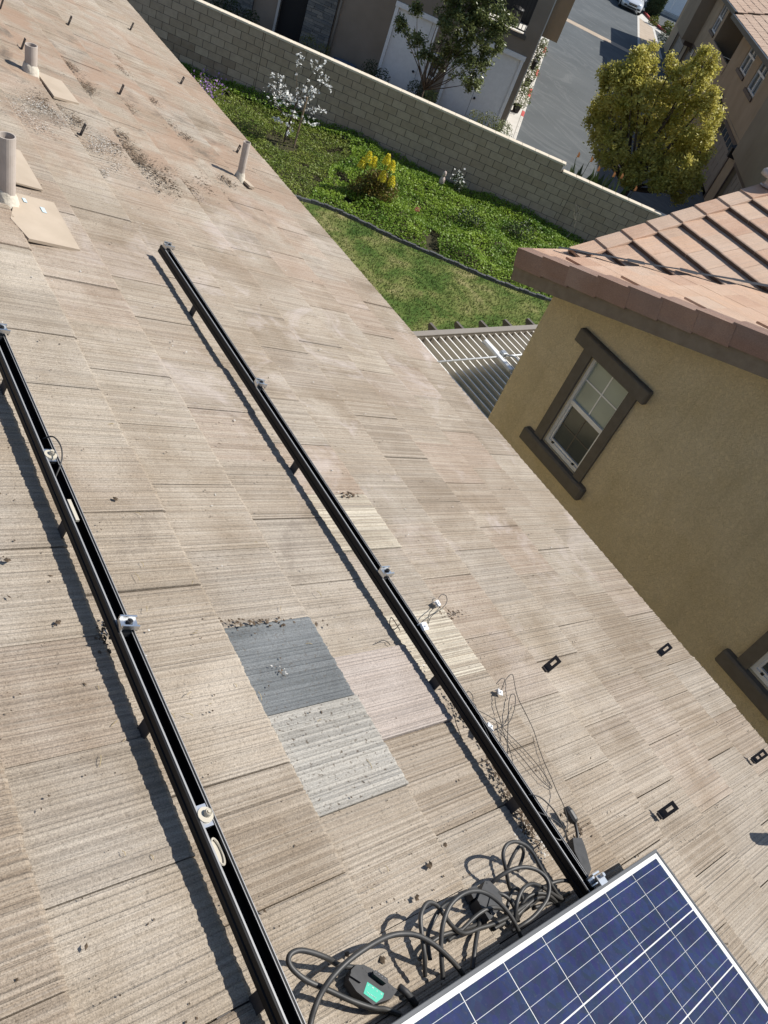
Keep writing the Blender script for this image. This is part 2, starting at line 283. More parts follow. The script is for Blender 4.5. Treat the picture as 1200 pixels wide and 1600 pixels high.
# ---------------------------------------------------------------- mesh helpers
class MB:
    def __init__(s): s.v = []; s.f = []; s.mi = []
    def add(s, vs, fs, mi=0):
        k = len(s.v); s.v += [tuple(p) for p in vs]; s.f += [tuple(i + k for i in f) for f in fs]; s.mi += [mi] * len(fs); return s
    def box(s, c, d, mi=0, m=None, bev=0.0):
        x, y, z = d[0] / 2, d[1] / 2, d[2] / 2
        if bev <= 0:
            p = [(i, j, k) for k in (-z, z) for j in (-y, y) for i in (-x, x)]
            f = [(0, 2, 3, 1), (4, 5, 7, 6), (0, 1, 5, 4), (2, 6, 7, 3), (0, 4, 6, 2), (1, 3, 7, 5)]
        else:                                   # chamfered top and upright edges
            b = min(bev, x * .9, y * .9, z * .9)
            ring = lambda xx, yy, bb: [(-xx + bb, -yy), (xx - bb, -yy), (xx, -yy + bb), (xx, yy - bb), (xx - bb, yy), (-xx + bb, yy), (-xx, yy - bb), (-xx, -yy + bb)]
            p = [(a, e, -z) for a, e in ring(x, y, b)] + [(a, e, z - b) for a, e in ring(x, y, b)] + [(a, e, z) for a, e in ring(x - b, y - b, b * .5)]
            f = [tuple(range(7, -1, -1)), tuple(range(16, 24))]
            for r0 in (0, 8): f += [(r0 + i, r0 + (i + 1) % 8, r0 + 8 + (i + 1) % 8, r0 + 8 + i) for i in range(8)]
        q = [Vector(a) for a in p]
        if m is not None: q = [m @ a for a in q]
        return s.add([(a[0] + c[0], a[1] + c[1], a[2] + c[2]) for a in q], f, mi)
    def b2(s, lo, hi, mi=0, bev=0.0): return s.box([(a + b) / 2 for a, b in zip(lo, hi)], [abs(b - a) for a, b in zip(lo, hi)], mi, None, bev)
    def tube(s, pts, r, n=8, mi=0, cap=True, smooth=0):
        P = [Vector(p) for p in pts]
        if smooth: P = catmull(P, smooth)
        R_ = r if hasattr(r, '__len__') else [r] * len(P)
        if len(R_) != len(P): R_ = list(np.interp(np.linspace(0, 1, len(P)), np.linspace(0, 1, len(R_)), R_))
        up = None; rings = []
        for i, p in enumerate(P):
            t_ = (P[min(i + 1, len(P) - 1)] - P[max(i - 1, 0)])
            t_ = t_.normalized() if t_.length > 1e-9 else Vector((0, 0, 1))
            if up is None: up = t_.orthogonal().normalized()
            up = (up - t_ * up.dot(t_)); up = up.normalized() if up.length > 1e-6 else t_.orthogonal().normalized()
            bi = t_.cross(up)
            rings.append([p + (up * math.cos(a) + bi * math.sin(a)) * R_[i] for a in [2 * math.pi * k / n for k in range(n)]])
        vs = [q for rg in rings for q in rg]
        fs = [(i * n + k, i * n + (k + 1) % n, (i + 1) * n + (k + 1) % n, (i + 1) * n + k) for i in range(len(P) - 1) for k in range(n)]
        if cap: fs += [tuple(range(n - 1, -1, -1)), tuple(range((len(P) - 1) * n, len(P) * n))]
        return s.add(vs, fs, mi)
    def lathe(s, prof, n=16, c=(0, 0, 0), mi=0, m=None):
        vs = []; fs = []
        for r, z in prof:
            for k in range(n):
                a = 2 * math.pi * k / n; q = Vector((r * math.cos(a), r * math.sin(a), z))
                if m is not None: q = m @ q
                vs.append((q[0] + c[0], q[1] + c[1], q[2] + c[2]))
        for i in range(len(prof) - 1):
            fs += [(i * n + k, i * n + (k + 1) % n, (i + 1) * n + (k + 1) % n, (i + 1) * n + k) for k in range(n)]
        return s.add(vs, fs, mi)
    def prism(s, poly, lo, hi, axis=2, mi=0):     # polygon in the two other axes, extruded along axis
        k = len(poly)
        def mk(a, b, e): return (e, a, b) if axis == 0 else ((a, e, b) if axis == 1 else (a, b, e))
        vs = [mk(a, b, lo) for a, b in poly] + [mk(a, b, hi) for a, b in poly]
        fs = [tuple(range(k - 1, -1, -1)), tuple(range(k, 2 * k))] + [(i, (i + 1) % k, k + (i + 1) % k, k + i) for i in range(k)]
        return s.add(vs, fs, mi)
    def quads(s, arr, mi=0):                      # arr: (n,4,3)
        k = len(s.v); a = np.asarray(arr); s.v += [tuple(p) for p in a.reshape(-1, 3).tolist()]
        s.f += [(k + 4 * i, k + 4 * i + 1, k + 4 * i + 2, k + 4 * i + 3) for i in range(len(a))]; s.mi += [mi] * len(a); return s
    def mesh(s, name, mats, smooth=False):
        me = bpy.data.meshes.new(name); me.from_pydata(s.v, [], s.f)
        for m in (mats if isinstance(mats, (list, tuple)) else [mats]): me.materials.append(m)
        me.polygons.foreach_set('material_index', s.mi)
        if smooth: me.polygons.foreach_set('use_smooth', [True] * len(s.f))
        me.update(); return me
    def build(s, name, mats, parent=None, mat=None, smooth=False, **kw):
        return link(name, s.mesh(name, mats, smooth), parent, mat, **kw)
def catmull(P, k):
    out = []
    for i in range(len(P) - 1):
        p0, p1, p2, p3 = P[max(i - 1, 0)], P[i], P[i + 1], P[min(i + 2, len(P) - 1)]
        for j in range(k):
            t_ = j / k
            out.append(0.5 * ((2 * p1) + (p2 - p0) * t_ + (2 * p0 - 5 * p1 + 4 * p2 - p3) * t_ ** 2 + (3 * p1 - p0 - 3 * p2 + p3) * t_ ** 3))
    return out + [P[-1]]
def tag(o, label=None, category=None, group=None, kind=None):
    if label: o['label'] = label
    if category: o['category'] = category
    if group: o['group'] = group
    if kind: o['kind'] = kind
    return o
def link(name, data, parent=None, mat=None, **kw):
    o = bpy.data.objects.new(name, data); COL.objects.link(o)
    if parent is not None: o.parent = parent
    if mat is not None: o.matrix_basis = mat
    return tag(o, **kw)
def empty(name, mat=None, **kw):
    o = link(name, None, None, mat, **kw); o.empty_display_size = 0.2; return o
T = lambda x, y, z=0.0: Matrix.Translation((x, y, z))
def panel_holes(mb, x0, x1, z0, z1, holes, depth=0.1, mi=0, y=0.0, sgn=1):
    """upright wall sheet in local x,z at y with rectangular openings and reveals of the given depth towards +y"""
    xs = sorted({x0, x1, *[h[0] for h in holes], *[h[1] for h in holes]}); zs = sorted({z0, z1, *[h[2] for h in holes], *[h[3] for h in holes]})
    xs = [a for a in xs if x0 <= a <= x1]; zs = [a for a in zs if z0 <= a <= z1]
    for a, b in zip(xs, xs[1:]):
        for c, d in zip(zs, zs[1:]):
            cx, cz = (a + b) / 2, (c + d) / 2
            if any(h[0] < cx < h[1] and h[2] < cz < h[3] for h in holes): continue
            mb.add([(a, y, c), (b, y, c), (b, y, d), (a, y, d)], [(0, 1, 2, 3)], mi)
    e = y + depth * sgn
    for a, b, c, d in holes:
        mb.add([(a, y, c), (b, y, c), (b, y, d), (a, y, d), (a, e, c), (b, e, c), (b, e, d), (a, e, d)], [(0, 4, 5, 1), (1, 5, 6, 2), (2, 6, 7, 3), (3, 7, 4, 0)], mi)
    return mb
def leaf_quads(P, size, aspect=0.55, up=0.0, jitter=0.4):
    """small leaf-shaped faces at points P"""
    n = len(P); P = np.asarray(P)
    d = rng.normal(size=(n, 3)); d[:, 2] = np.abs(d[:, 2]) * (1 + up) if up else d[:, 2]; d /= np.linalg.norm(d, axis=1)[:, None]
    a = rng.normal(size=(n, 3)); a -= d * (a * d).sum(1)[:, None]; a /= np.linalg.norm(a, axis=1)[:, None]
    b = np.cross(d, a); L = size * (1 + jitter * rng.uniform(-1, 1, n))[:, None]; W_ = L * aspect
    return np.stack([P - a * L * .5, P + b * W_ * .5, P + a * L * .5, P - b * W_ * .5], 1)
def ball_pts(c, r, n, shell=0.55):
    d = rng.normal(size=(n, 3)); d /= np.linalg.norm(d, axis=1)[:, None]
    rr = r * (shell + (1 - shell) * rng.uniform(0, 1, n) ** 0.7)[:, None]
    return np.asarray(c) + d * rr
# ================================================================ THE SETTING
g = MB(); g.add([(-150, -150, -0.03), (250, -150, -0.03), (250, 250, -0.03), (-150, 250, -0.03)], [(0, 1, 2, 3)])
g.build('ground', M['ground'], kind='structure', label='dry bare ground around the houses', category='ground')
# lawn and planting bed share the curved edging line
EDGE = [Vector(p) for p in ((4, 17.4, 0), (7.6, 16.6, 0), (10.22, 15.75, 0), (11.0, 15.36, 0), (11.56, 14.79, 0), (12.22, 13.99, 0), (13.21, 13.05, 0), (13.92, 12.34, 0), (14.7, 11.72, 0), (15.5, 11.2, 0), (16.6, 10.5, 0), (18.2, 9.2, 0))]
EC = catmull(EDGE, 8)
m_ = MB(); low = [(p.x, p.y) for p in EC]
poly = low + [(18.2, 4.9), (4, 4.9)]
m_.add([(x, y, 0.0) for x, y in poly], [tuple(range(len(poly)))[::-1]]); m_.build('lawn', M['lawn'], kind='structure', label='patchy green lawn', category='lawn')
bed = MB(); wl = [SN(9, 23.5), SN(-14, 23.5)]
poly = low[::-1] + [(wl[1].x, wl[1].y), (wl[0].x, wl[0].y)]
bed.add([(x, y, 0.004) for x, y in poly], [tuple(range(len(poly)))]); bed.build('planting_bed', M['soil'], kind='structure', label='soil of the planting bed below the wall', category='soil')
# street frame pieces beyond the wall (local x = s, y = n)
SM = sn_mat(0, 0, 0)
def sheet(name, s0, s1, n0, n1, z, mat, **kw):
    q = MB(); q.add([(s0, n0, z), (s1, n0, z), (s1, n1, z), (s0, n1, z)], [(0, 1, 2, 3)]); return q.build(name, mat, None, SM, kind='structure', **kw)
sheet('street', 0.72, 30, 24.6, 130, 0.0, M['asphalt'], label='grey asphalt street', category='street')
q = MB(); q.add([(0.72, 58.9, 0.006), (0.72, 60.1, 0.006), (9.0, 57.6, 0.006), (9.0, 56.5, 0.006)], [(3, 2, 1, 0)]); q.build('gutter', M['gutter'], None, SM, kind='structure', label='tan concrete strip across the street', category='gutter')
sheet('pavement', -14.0, 0.12, 27.0, 30.2, 0.02, M['ground'], label='planted strip before the townhouse', category='ground')
sw = MB(); sw.b2((0.10, 28.5, -0.02), (0.60, 60, 0.11)); sw.build('pavement', M['concrete'], None, SM, kind='structure', label='narrow pale pavement beside the townhouse', category='pavement')
kerb = empty('kerb', SM, kind='structure', label='kerb with red painted stretches', category='kerb')
n_ = 28.5; i_ = 0
while n_ < 60:
    red = any(a <= n_ + .4 <= b for a, b in ((33.0, 34.4), (36.6, 37.8), (40.6, 42.2), (46, 48)))
    k = MB(); k.b2((0.60, n_, -0.02), (0.73, n_ + 0.795, 0.112), 0, 0.02); k.build('kerb_stone', M['red_paint'] if red else M['concrete'], kerb); n_ += 0.8
q = MB(); q.add([(6.5, 61, 0.012), (8.0, 61, 0.012), (8.0, 73.5, 0.012), (6.9, 75, 0.012)], [(0, 1, 2, 3)]); q.build('driveway', M['gutter'], None, SM, kind='structure', label='concrete apron at the far kerb', category='driveway')
q = MB(); q.add([(6.35, 60.5, 0.018), (6.5, 60.5, 0.018), (6.9, 75, 0.018), (6.72, 75, 0.018)], [(0, 1, 2, 3)])
q.add([(8.0, 60.5, 0.018), (8.14, 60.5, 0.018), (8.1, 72.5, 0.018), (7.9, 72.5, 0.018)], [(0, 1, 2, 3)])
q.add([(6.72, 75.0, 0.016), (7.9, 72.4, 0.016), (11, 68, 0.016), (11.4, 68.8, 0.016), (8.2, 73.6, 0.016), (7.2, 77.5, 0.016)], [(0, 1, 2, 3, 4, 5)])
q.build('pavement', M['concrete'], None, SM, kind='structure', label='pale concrete edge at the far corner', category='pavement')
q = MB()
for a, b in (((7.35, 78.5), (7.9, 75.4)), ((7.9, 75.4), (9.0, 72.6))):
    a = Vector((*a, 0)); b = Vector((*b, 0)); d = (b - a).normalized(); o = Vector((-d.y, d.x, 0)) * -0.12
    q.add([a, b, b - o, a - o, a + Vector((0, 0, .15)), b + Vector((0, 0, .15)), b - o + Vector((0, 0, .15)), a - o + Vector((0, 0, .15))], [(0, 1, 5, 4), (1, 2, 6, 5), (2, 3, 7, 6), (3, 0, 4, 7), (4, 5, 6, 7)])
q.build('kerb', M['red_paint'], None, SM, kind='structure', label='far red kerb at the corner', category='kerb')
# ================================================================ OUR HOUSE AND ITS ROOF
WT = 0.305
BUTT = [4.075, 3.745, 3.42, 3.075, 2.735, 2.40, 2.057, 1.716, 1.373, 1.01, 0.68, 0.34, 0.0, -0.34, -0.68]
house = empty('house', T(0, 5, 0), label='near house whose weathered tan tile roof fills the foreground', category='house')
HI = house.matrix_basis.inverted()
q = MB(); q.b2((-3.2, -8.5, 0), (2.9, 7.6, 5.3)); q.build('wall', M['stucco_y'], house)
q = MB(); q.b2((-1.0, -1.8, -0.10), (4.0, 13.2, -0.05)); roof = q.build('roof', M['under'], house, HI @ ROOF)
q = MB(); q.b2((3.93, -1.8, -0.25), (3.96, 13.2, -0.03)); q.build('fascia', M['fascia'], house, HI @ ROOF)
def tile_mesh(name, mat, w=WT - 0.0026, L=0.405, th=0.022, zb=0.014, zu=-0.015, ncol=48, amp=0.0012, seed=0, jag=0.003, roll=0.0013, butt=None):
    r = np.random.default_rng(seed); y = np.linspace(-w / 2, w / 2, ncol + 1)
    p = r.uniform(-1, 1, ncol + 1); p = (p + 0.8 * np.where(np.arange(ncol + 1) % 2, 1, -1)) * amp; p += roll * np.sin(y * 2 * math.pi / 0.0436 + seed)
    jx = r.uniform(-1, 0.2, ncol + 1) * jag
    v = []
    for k in range(ncol + 1): v.append((-L, y[k], zu + p[k] * 0.7))
    for k in range(ncol + 1): v.append((-0.012, y[k], zb + p[k]))
    for k in range(ncol + 1): v.append((jx[k], y[k], zb - 0.005 + p[k]))
    for k in range(ncol + 1): v.append((jx[k] - 0.002, y[k], zb - th))
    n = ncol + 1; f = []
    for r_ in range(3): f += [(r_ * n + k, (r_ + 1) * n + k, (r_ + 1) * n + k + 1, r_ * n + k + 1) for k in range(ncol)]
    kb = len(v); v += [(-L, -w / 2, zu - th), (-L, w / 2, zu - th)]
    f += [(0, kb, 3 * n, n), (n, 3 * n, 2 * n), (ncol, n + ncol, 3 * n + ncol, kb + 1), (n + ncol, 2 * n + ncol, 3 * n + ncol)]
    me = bpy.data.meshes.new(name); me.from_pydata(v, [], f); me.materials.append(mat)
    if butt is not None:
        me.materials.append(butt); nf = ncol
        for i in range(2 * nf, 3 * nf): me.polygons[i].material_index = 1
    me.update(); return me
TV = [tile_mesh('tile', M['tile'], seed=s) for s in range(8)]
special = []
for px, py, mat, lift in ((452, 1042, 'tile_grey', 0.004), (525, 1185, 'tile_ash', 0.006), (652, 1085, 'tile_pink', 0.010), (585, 845, 'tile_pale', 0.0), (722, 1035, 'tile_pale', 0.0)):
    special.append((rv(px, py), mat, lift))
cand = []
for c, b in enumerate(BUTT):
    u0 = 0.212 if c % 2 else 0.0595
    k = -6
    while u0 + k * WT < 13.0:
        u = u0 + k * WT + WT / 2; k += 1
        P = ROOF @ Vector((b - 0.17, u, 0)); x, y, d = project(P)
        vis = d > 0.3 and -60 < x < 1260 and -40 < y < 1660
        cand.append([d if vis else d + 100, c, b, u, vis])
cand.sort(key=lambda t_: t_[0])
rest = MB(); made = 0
for d, c, b, u, vis in cand:
    sp = [s for s in special if 0 < b - s[0][0] < 0.345 and abs(u - s[0][1]) < WT / 2]
    jm = T(b + random.uniform(-.004, .004), u + random.uniform(-.001, .001), random.uniform(-.0015, .0025) + (sp[0][2] if sp else 0)) @ Matrix.Rotation(random.uniform(-.005, .005), 4, 'Z') @ Matrix.Rotation(random.uniform(-.006, .006), 4, 'X')
    if random.random() < .06: jm = jm @ T(0, 0, .004) @ Matrix.Rotation(random.uniform(-.015, .015), 4, 'Y')
    if vis and made < 299:
        me = TV[random.randrange(8)] if not sp else tile_mesh('tile', M[sp[0][1]], seed=50 + made)
        o = link('tile', me, roof, jm); made += 1
        if sp: o['label'] = {'tile_grey': 'slate grey replacement tile', 'tile_ash': 'speckled ash grey replacement tile', 'tile_pink': 'clean pinkish replacement tile', 'tile_pale': 'bleached pale tile'}[sp[0][1]]
    else:
        me = TV[random.randrange(8)]
        rest.add([jm @ x.co for x in me.vertices], [tuple(p.vertices) for p in me.polygons])
rest.build('far_tile', M['tile'], roof, kind='stuff')
# loose litter on the roof
OCT = [(1, 0, 0), (-1, 0, 0), (0, 1, 0), (0, -1, 0), (0, 0, 1), (0, 0, -.6)]; OF = [(0, 2, 4), (2, 1, 4), (1, 3, 4), (3, 0, 4), (2, 0, 5), (1, 2, 5), (3, 1, 5), (0, 3, 5)]
def crumb(mb, v, u, h, s, flat=1.0, st=1.0):
    a = random.uniform(0, 6.28); ca, sa = math.cos(a), math.sin(a); vs = []
    for x, y, z in OCT:
        x *= s * random.uniform(.6, 1.2) * st; y *= s * random.uniform(.5, 1.1); z *= s * random.uniform(.4, .9) * flat
        vs.append((v + x * ca - y * sa, u + x * sa + y * ca, h + z))
    mb.add(vs, OF)
lit = MB(); wht = MB(); strw = MB()
for i in range(1900):
    v = random.uniform(.35, 4.0); u = random.uniform(-.4, 1) ** 2 * 8.5 if random.random() < .5 else random.uniform(-.4, 9)
    crumb(lit, v, u, .010, random.choice((.0012, .0015, .002, .002, .0025, .0035)), .8, random.choice((1, 1, 1.5, 2.2)))
for i in range(240):
    v = random.uniform(.35, 2.6); u = random.uniform(-.3, 2.6)
    crumb(lit, v, u, .012, random.uniform(.0015, .0042), .8)
def patch(mb, x, y, rx, ry, ang, n, s0, s1, h=.011, flat=.6):
    ca, sa = math.cos(ang), math.sin(ang)
    for i in range(n):
        a, b = random.gauss(0, rx), random.gauss(0, ry)
        v, u, _ = rv(x + a * ca - b * sa, y + a * sa + b * ca)
        if v < 4.05: crumb(mb, v, u, h, random.uniform(s0, s1), flat, random.choice((1, 1.6)))
for a in ((110, 105, 9, 2), (130, 135, 12, 3), (75, 165, 14, 4), (140, 140, 6, 3), (180, 90, 5, 1.5), (193, 112, 7, 1.5), (120, 190, 9, 3), (190, 215, 10, 3), (205, 240, 16, 4), (215, 250, 12, 4), (185, 232, 8, 4), (240, 160, 5, 2), (265, 197, 5, 3), (200, 172, 7, 3), (290, 215, 6, 2), (330, 295, 12, 3), (355, 285, 7, 2), (280, 290, 20, 6), (245, 280, 18, 6)):
    patch(lit, a[0], a[1], a[2] * 1.2, a[3] * 1.5, .62, int(a[2] * 26), .0015, .0055, .011, .4)
    patch(lit, a[0], a[1], a[2] * .9, a[3] * .9, .62, int(a[2] * 2), .005, .011, .011, .5)
for x, y, rx, ry, n in ((62, 168, 14, 5, 110), (95, 185, 10, 6, 90), (30, 172, 14, 6, 60), (165, 228, 14, 6, 120), (150, 232, 8, 4, 60), (60, 200, 18, 4, 60), (162, 270, 4, 3, 18), (435, 1050, 6, 2, 3), (180, 262, 10, 4, 25)):
    patch(wht, x, y, rx * 1.15, ry * 1.2, .5, n * 3, .0008, .0036, .013, .15)
    patch(wht, x, y, rx, ry, .5, n // 14 if y < 500 else 0, .003, .006, .013, .25)
    patch(lit, x, y, rx * 1.2, ry * 1.3, .5, n * 4, .001, .004, .012, .25)
for x, y, rx, ry, n in ((800, 1255, 26, 5, 120), (822, 1300, 10, 6, 90), (700, 962, 10, 4, 40), (745, 1150, 16, 3, 50), (770, 1205, 14, 3, 50), (715, 1110, 20, 3, 40), (545, 775, 10, 3, 30), (400, 975, 45, 3, 50), (160, 1000, 6, 10, 40), (900, 1290, 12, 8, 40), (1005, 1430, 20, 26, 120), (1080, 1510, 20, 26, 90)):
    patch(lit, x, y, rx, ry, .98 if y > 1100 else 0, n, .0025, .007, .012)
for x, y, rx, ry, n in ((815, 1305, 9, 7, 50), (840, 1330, 10, 10, 40), (165, 985, 5, 8, 20), (700, 650, 200, 120, 90), (300, 560, 200, 160, 60), (640, 1040, 30, 20, 16)):
    patch(wht, x, y, rx, ry, .98, n, .0018, .005, .012, .4)
for i in range(46):
    v, u, _ = rv(random.uniform(150, 700), random.uniform(560, 1400)); a = random.uniform(-.6, .6) + random.choice((0, 1.57)); L = random.uniform(.008, .03)
    strw.tube([(v, u, .013), (v + L * math.cos(a) * .5, u + L * math.sin(a) * .5, .017), (v + L * math.cos(a), u + L * math.sin(a), .013)], .0008, 4)
lit.build('leaf_litter', M['debris'], None, ROOF, kind='stuff', label='dark crumbs of leaf and grit strewn over the roof tiles', category='debris')
wht.build('mortar_crumb', M['crumb'], None, ROOF, kind='stuff', label='white mortar crumbs and droppings on the roof tiles', category='debris')
strw.build('dry_straw', M['straw'], None, ROOF, kind='stuff', label='bits of dry straw on the roof tiles', category='debris')
for i, (x, y, s, lab) in enumerate(((177, 785, .009, 'dark clod beside the left rail, near a tile joint'), (8, 882, .010, 'dark clod left of the left rail shadow'), (87, 978, .009, 'small dark clod just left of the left rail'), (645, 1408, .011, 'brown clod above the coiled cables'), (690, 1325, .010, 'dark clod between the rails below the ash tile'), (592, 1505, .010, 'dark clod beside the teal labelled plug box'), (665, 1358, .013, 'flat brown clod left of the top cable loop'), (536, 1497, .009, 'round clod by the big grey cable arc'))):
    c_ = MB(); v, u, _ = rv(x, y); crumb(c_, 0, 0, s * .4, s, .9); crumb(c_, s * .7, s * .3, s * .3, s * .7, .9)
    c_.build('dirt_clod', M['debris'], None, ROOF @ T(v, u, .012), label=lab, category='clod', group='dirt clods on the roof')
# ================================================================ BLOCK WALL
WN = 23.62
bw = empty('block_wall', sn_mat(0, WN), label='tall grey concrete block wall with pale cap behind the garden', category='wall')
JOINT1, JOINT2, STEP = -6.85, 2.62, 2.08
q = MB(); q.b2((-13, 0.012, -0.2), (9, 0.19, 1.70 - .17)); q.b2((-13, 0.0122, 1.5), (STEP, 0.19, 1.70)); q.build('mortar_core', M['mortar'], bw)
blk = MB(); blk.box((0, 0, 0), (0.398, 0.20, 0.191), 0, None, 0.004); blk_me = blk.mesh('block', M['block']); blk_st = blk.mesh('block', M['block_stain'])
rest = MB(); cnt = 0
bays = [(-13, JOINT1), (JOINT1, JOINT2), (JOINT2, 9)]
for c in range(9):
    z = 1.70 - 0.2032 * (c + .5)
    for b0, b1 in bays:
        s = b0 + (0.2032 if c % 2 else 0.0); edges = ([b0] if c % 2 else []) ; 
        while s < b1 - .03: edges.append(s); s += .4064
        edges.append(b1)
        for a, b in zip(edges, edges[1:]):
            if b - a < .05: continue
            if c == 0 and (a + b) / 2 > STEP: continue
            w_ = b - a - .013; mid = (a + b) / 2
            m = T(mid, 0.10 - .0, z) @ Matrix.Diagonal((w_ / .398, 1, 1, 1))
            if -10.1 < mid < 5.0 and cnt < 300 and not (c == 8 and cnt > 280):
                st = c >= 5 and -9.6 < mid < -7.6 and random.random() < .8
                link('block', blk_st if st else blk_me, bw, m); cnt += 1
            else: rest.box((mid, .10, z), (w_, .20, .195))
if rest.v: rest.build('far_block', M['block'], bw, kind='stuff')
q = MB()
def capline(s0, s1, z):
    s = s0
    while s < s1 - .02:
        e = min(s + .4064, s1); c_ = MB(); c_.b2((s, -.015, z), (e - .004, .215, z + .055), 0, .008); c_.build('cap_block', M['cap'], bw); s = e
capline(-11, STEP + .06, 1.70); capline(STEP + .062, 7.0, 1.70 - .2032 + .01)
# ================================================================ NEIGHBOUR'S HOUSE
NX = 6.6; KP = 0.33; AY, AZ = 5.235, 4.955; AX = 6.2
nb = empty('neighbour_house', T(10, 2, 0), label='ochre stucco house next door with rosy tile roof', category='house')
NI = nb.matrix_basis.inverted()
NFRAME = Matrix(((0, 1, 0, NX), (1, 0, 0, 0), (0, 0, 1, 0), (0, 0, 0, 1)))    # local x = world y, local y = world x
wins = [(3.478, 4.055), (0.30, 0.877)]; WZ0, WZ1 = 3.325, 4.50
q = MB(); panel_holes(q, -4, 4.87, 0, 4.60, [(a, b, WZ0, WZ1) for a, b in wins], 0.09)
zt = lambda y: AZ + KP * (AY - y) - 0.20
q.add([(-4, 0, 4.6), (4.87, 0, 4.6), (4.87, 0, zt(4.87)), (-4, 0, zt(-4))], [(0, 1, 2, 3)])
q.add([(4.87, 0, 0), (4.87, 8, 0), (4.87, 8, zt(4.87)), (4.87, 0, zt(4.87))], [(0, 1, 2, 3)])
q.build('wall', M['stucco_y'], nb, NI @ NFRAME)
for i, (a, b) in enumerate(wins):
    wn = MB(); fw = .035; y0 = .03
    for lo, hi in (((a, y0, WZ0), (a + fw, y0 + .05, WZ1)), ((b - fw, y0, WZ0), (b, y0 + .05, WZ1)), ((a + fw, y0, WZ1 - fw), (b - fw, y0 + .05, WZ1)), ((a + fw, y0, WZ0), (b - fw, y0 + .05, WZ0 + fw + .01))): wn.b2(lo, hi)
    zm = (WZ0 + WZ1) / 2 - .01
    wn.b2((a + fw, y0 + .002, zm - .025), (b - fw, y0 + .05, zm + .025))
    for lo, hi in (((a + fw, y0 + .02, WZ0 + fw + .01), (a + fw + .022, y0 + .05, zm - .025)), ((b - fw - .022, y0 + .02, WZ0 + fw + .01), (b - fw, y0 + .05, zm - .025)), ((a + fw + .022, y0 + .02, WZ0 + fw + .01), (b - fw - .022, y0 + .05, WZ0 + fw + .035))): wn.b2(lo, hi)
    W_ = wn.build('window', M['vinyl'], nb, NI @ NFRAME)
    p = MB(); p.b2((a + fw, y0 + .035, zm + .025), (b - fw, y0 + .04, WZ1 - fw)); p.build('pane', M['glass_pale'], W_)
    p = MB(); p.b2((a + fw + .022, y0 + .043, WZ0 + fw + .035), (b - fw - .022, y0 + .047, zm - .025)); p.build('pane', M['glass_dark'], W_, label='dark lower pane behind an insect screen')
    p = MB(); cx = (a + b) / 2; zc_ = (zm + WZ1) / 2 - .005
    p.b2((cx - .008, y0 + .03, zm + .025), (cx + .008, y0 + .0345, WZ1 - fw)); p.b2((a + fw, y0 + .029, zc_ - .008), (b - fw, y0 + .034, zc_ + .008)); p.build('muntin', M['vinyl'], W_)
    p = MB(); zl = (WZ0 + zm) / 2
    p.b2((cx - .007, y0 + .040, WZ0 + .07), (cx + .007, y0 + .0425, zm - .025)); p.b2((a + fw + .02, y0 + .039, zl - .007), (b - fw - .02, y0 + .0415, zl + .007)); p.build('muntin', M['trim'], W_)
    for k_ in (a + .10, b - .12):
        p = MB(); p.b2((k_, y0 - .002, WZ0 + .036), (k_ + .03, y0 + .02, WZ0 + .052)); p.build('latch', M['black_iron'], W_)
    tr = MB(); tr.b2((a - .115, -.035, WZ0 - .035), (a - .001, .02, WZ1 + .06)); tr.build('window_trim', M['trim'], nb, NI @ NFRAME)
    tr = MB(); tr.b2((b + .001, -.035, WZ0 - .035), (b + .125, .02, WZ1 + .06)); tr.build('window_trim', M['trim'], nb, NI @ NFRAME)
    tr = MB(); tr.b2((a - .215, -.075, WZ1 + .002), (b + .265, .02, WZ1 + .15), 0, .012); tr.build('window_head', M['trim'], nb, NI @ NFRAME)
    tr = MB(); tr.b2((a - .225, -.085, WZ0 - .16), (b + .255, .02, WZ0 - .004), 0, .02); tr.build('window_sill', M['trim'], nb, NI @ NFRAME)
ang = math.atan(KP); ca, sa = math.cos(ang), math.sin(ang)
def frame(o, d, n):
    d = Vector(d).normalized(); n = Vector(n).normalized(); y = n.cross(d)
    m = Matrix.Identity(4)
    for i in range(3): m[i][0] = d[i]; m[i][1] = y[i]; m[i][2] = n[i]; m[i][3] = o[i]
    return m
FA = frame((AX, AY, AZ), (0, ca, -sa), (0, sa, ca))          # local x down towards the back garden, local y = -X
BX, BZ, BY = 6.80, 5.03, 5.10
FB = frame((BX, BY, BZ), (-ca, 0, -sa), (-sa, 0, ca))        # local x down towards us, local y = -Y
EX = 0.363
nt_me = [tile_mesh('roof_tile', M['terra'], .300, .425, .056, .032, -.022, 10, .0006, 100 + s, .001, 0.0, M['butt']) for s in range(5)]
ra = MB(); ra.b2((-8, -3.6, -.12), (-.03, -.10, -.05)); roofA = ra.build('roof', M['fascia'], nb, NI @ FA, label='rosy tile slope falling to the back garden')
for k in range(18):
    b = -k * EX; j = 0
    ymax = 0.75 + k * EX * ca + .5
    x = .165 + (.15 if k % 2 else 0)
    if k % 2: link('tile', nt_me[random.randrange(5)], roofA, T(b, -(.165 + .0), -.001) @ Matrix.Diagonal((1, .5, 1, 1)))
    while x < min(ymax, 3.4):
        link('tile', nt_me[random.randrange(5)], roofA, T(b + random.uniform(-.003, .003), -(x + .15), random.uniform(-.001, .001)) @ Matrix.Rotation(random.uniform(-.004, .004), 4, 'Z')); x += .304
    if k < 17:
        r_ = MB(); r_.b2((b - .40, -.155, .000), (b, .028, .022)); r_.b2((b - .40, .012, -.165), (b - .001, .0285, .0215))
        o = r_.build('rake_tile', M['rake'], roofA, T(0, 0, 0)); o.matrix_basis = T(b, 0, .012) @ Matrix.Rotation(-.045, 4, 'Y') @ Matrix.Rotation(random.uniform(-.01, .01), 4, 'Z') @ T(-b, 0, 0)
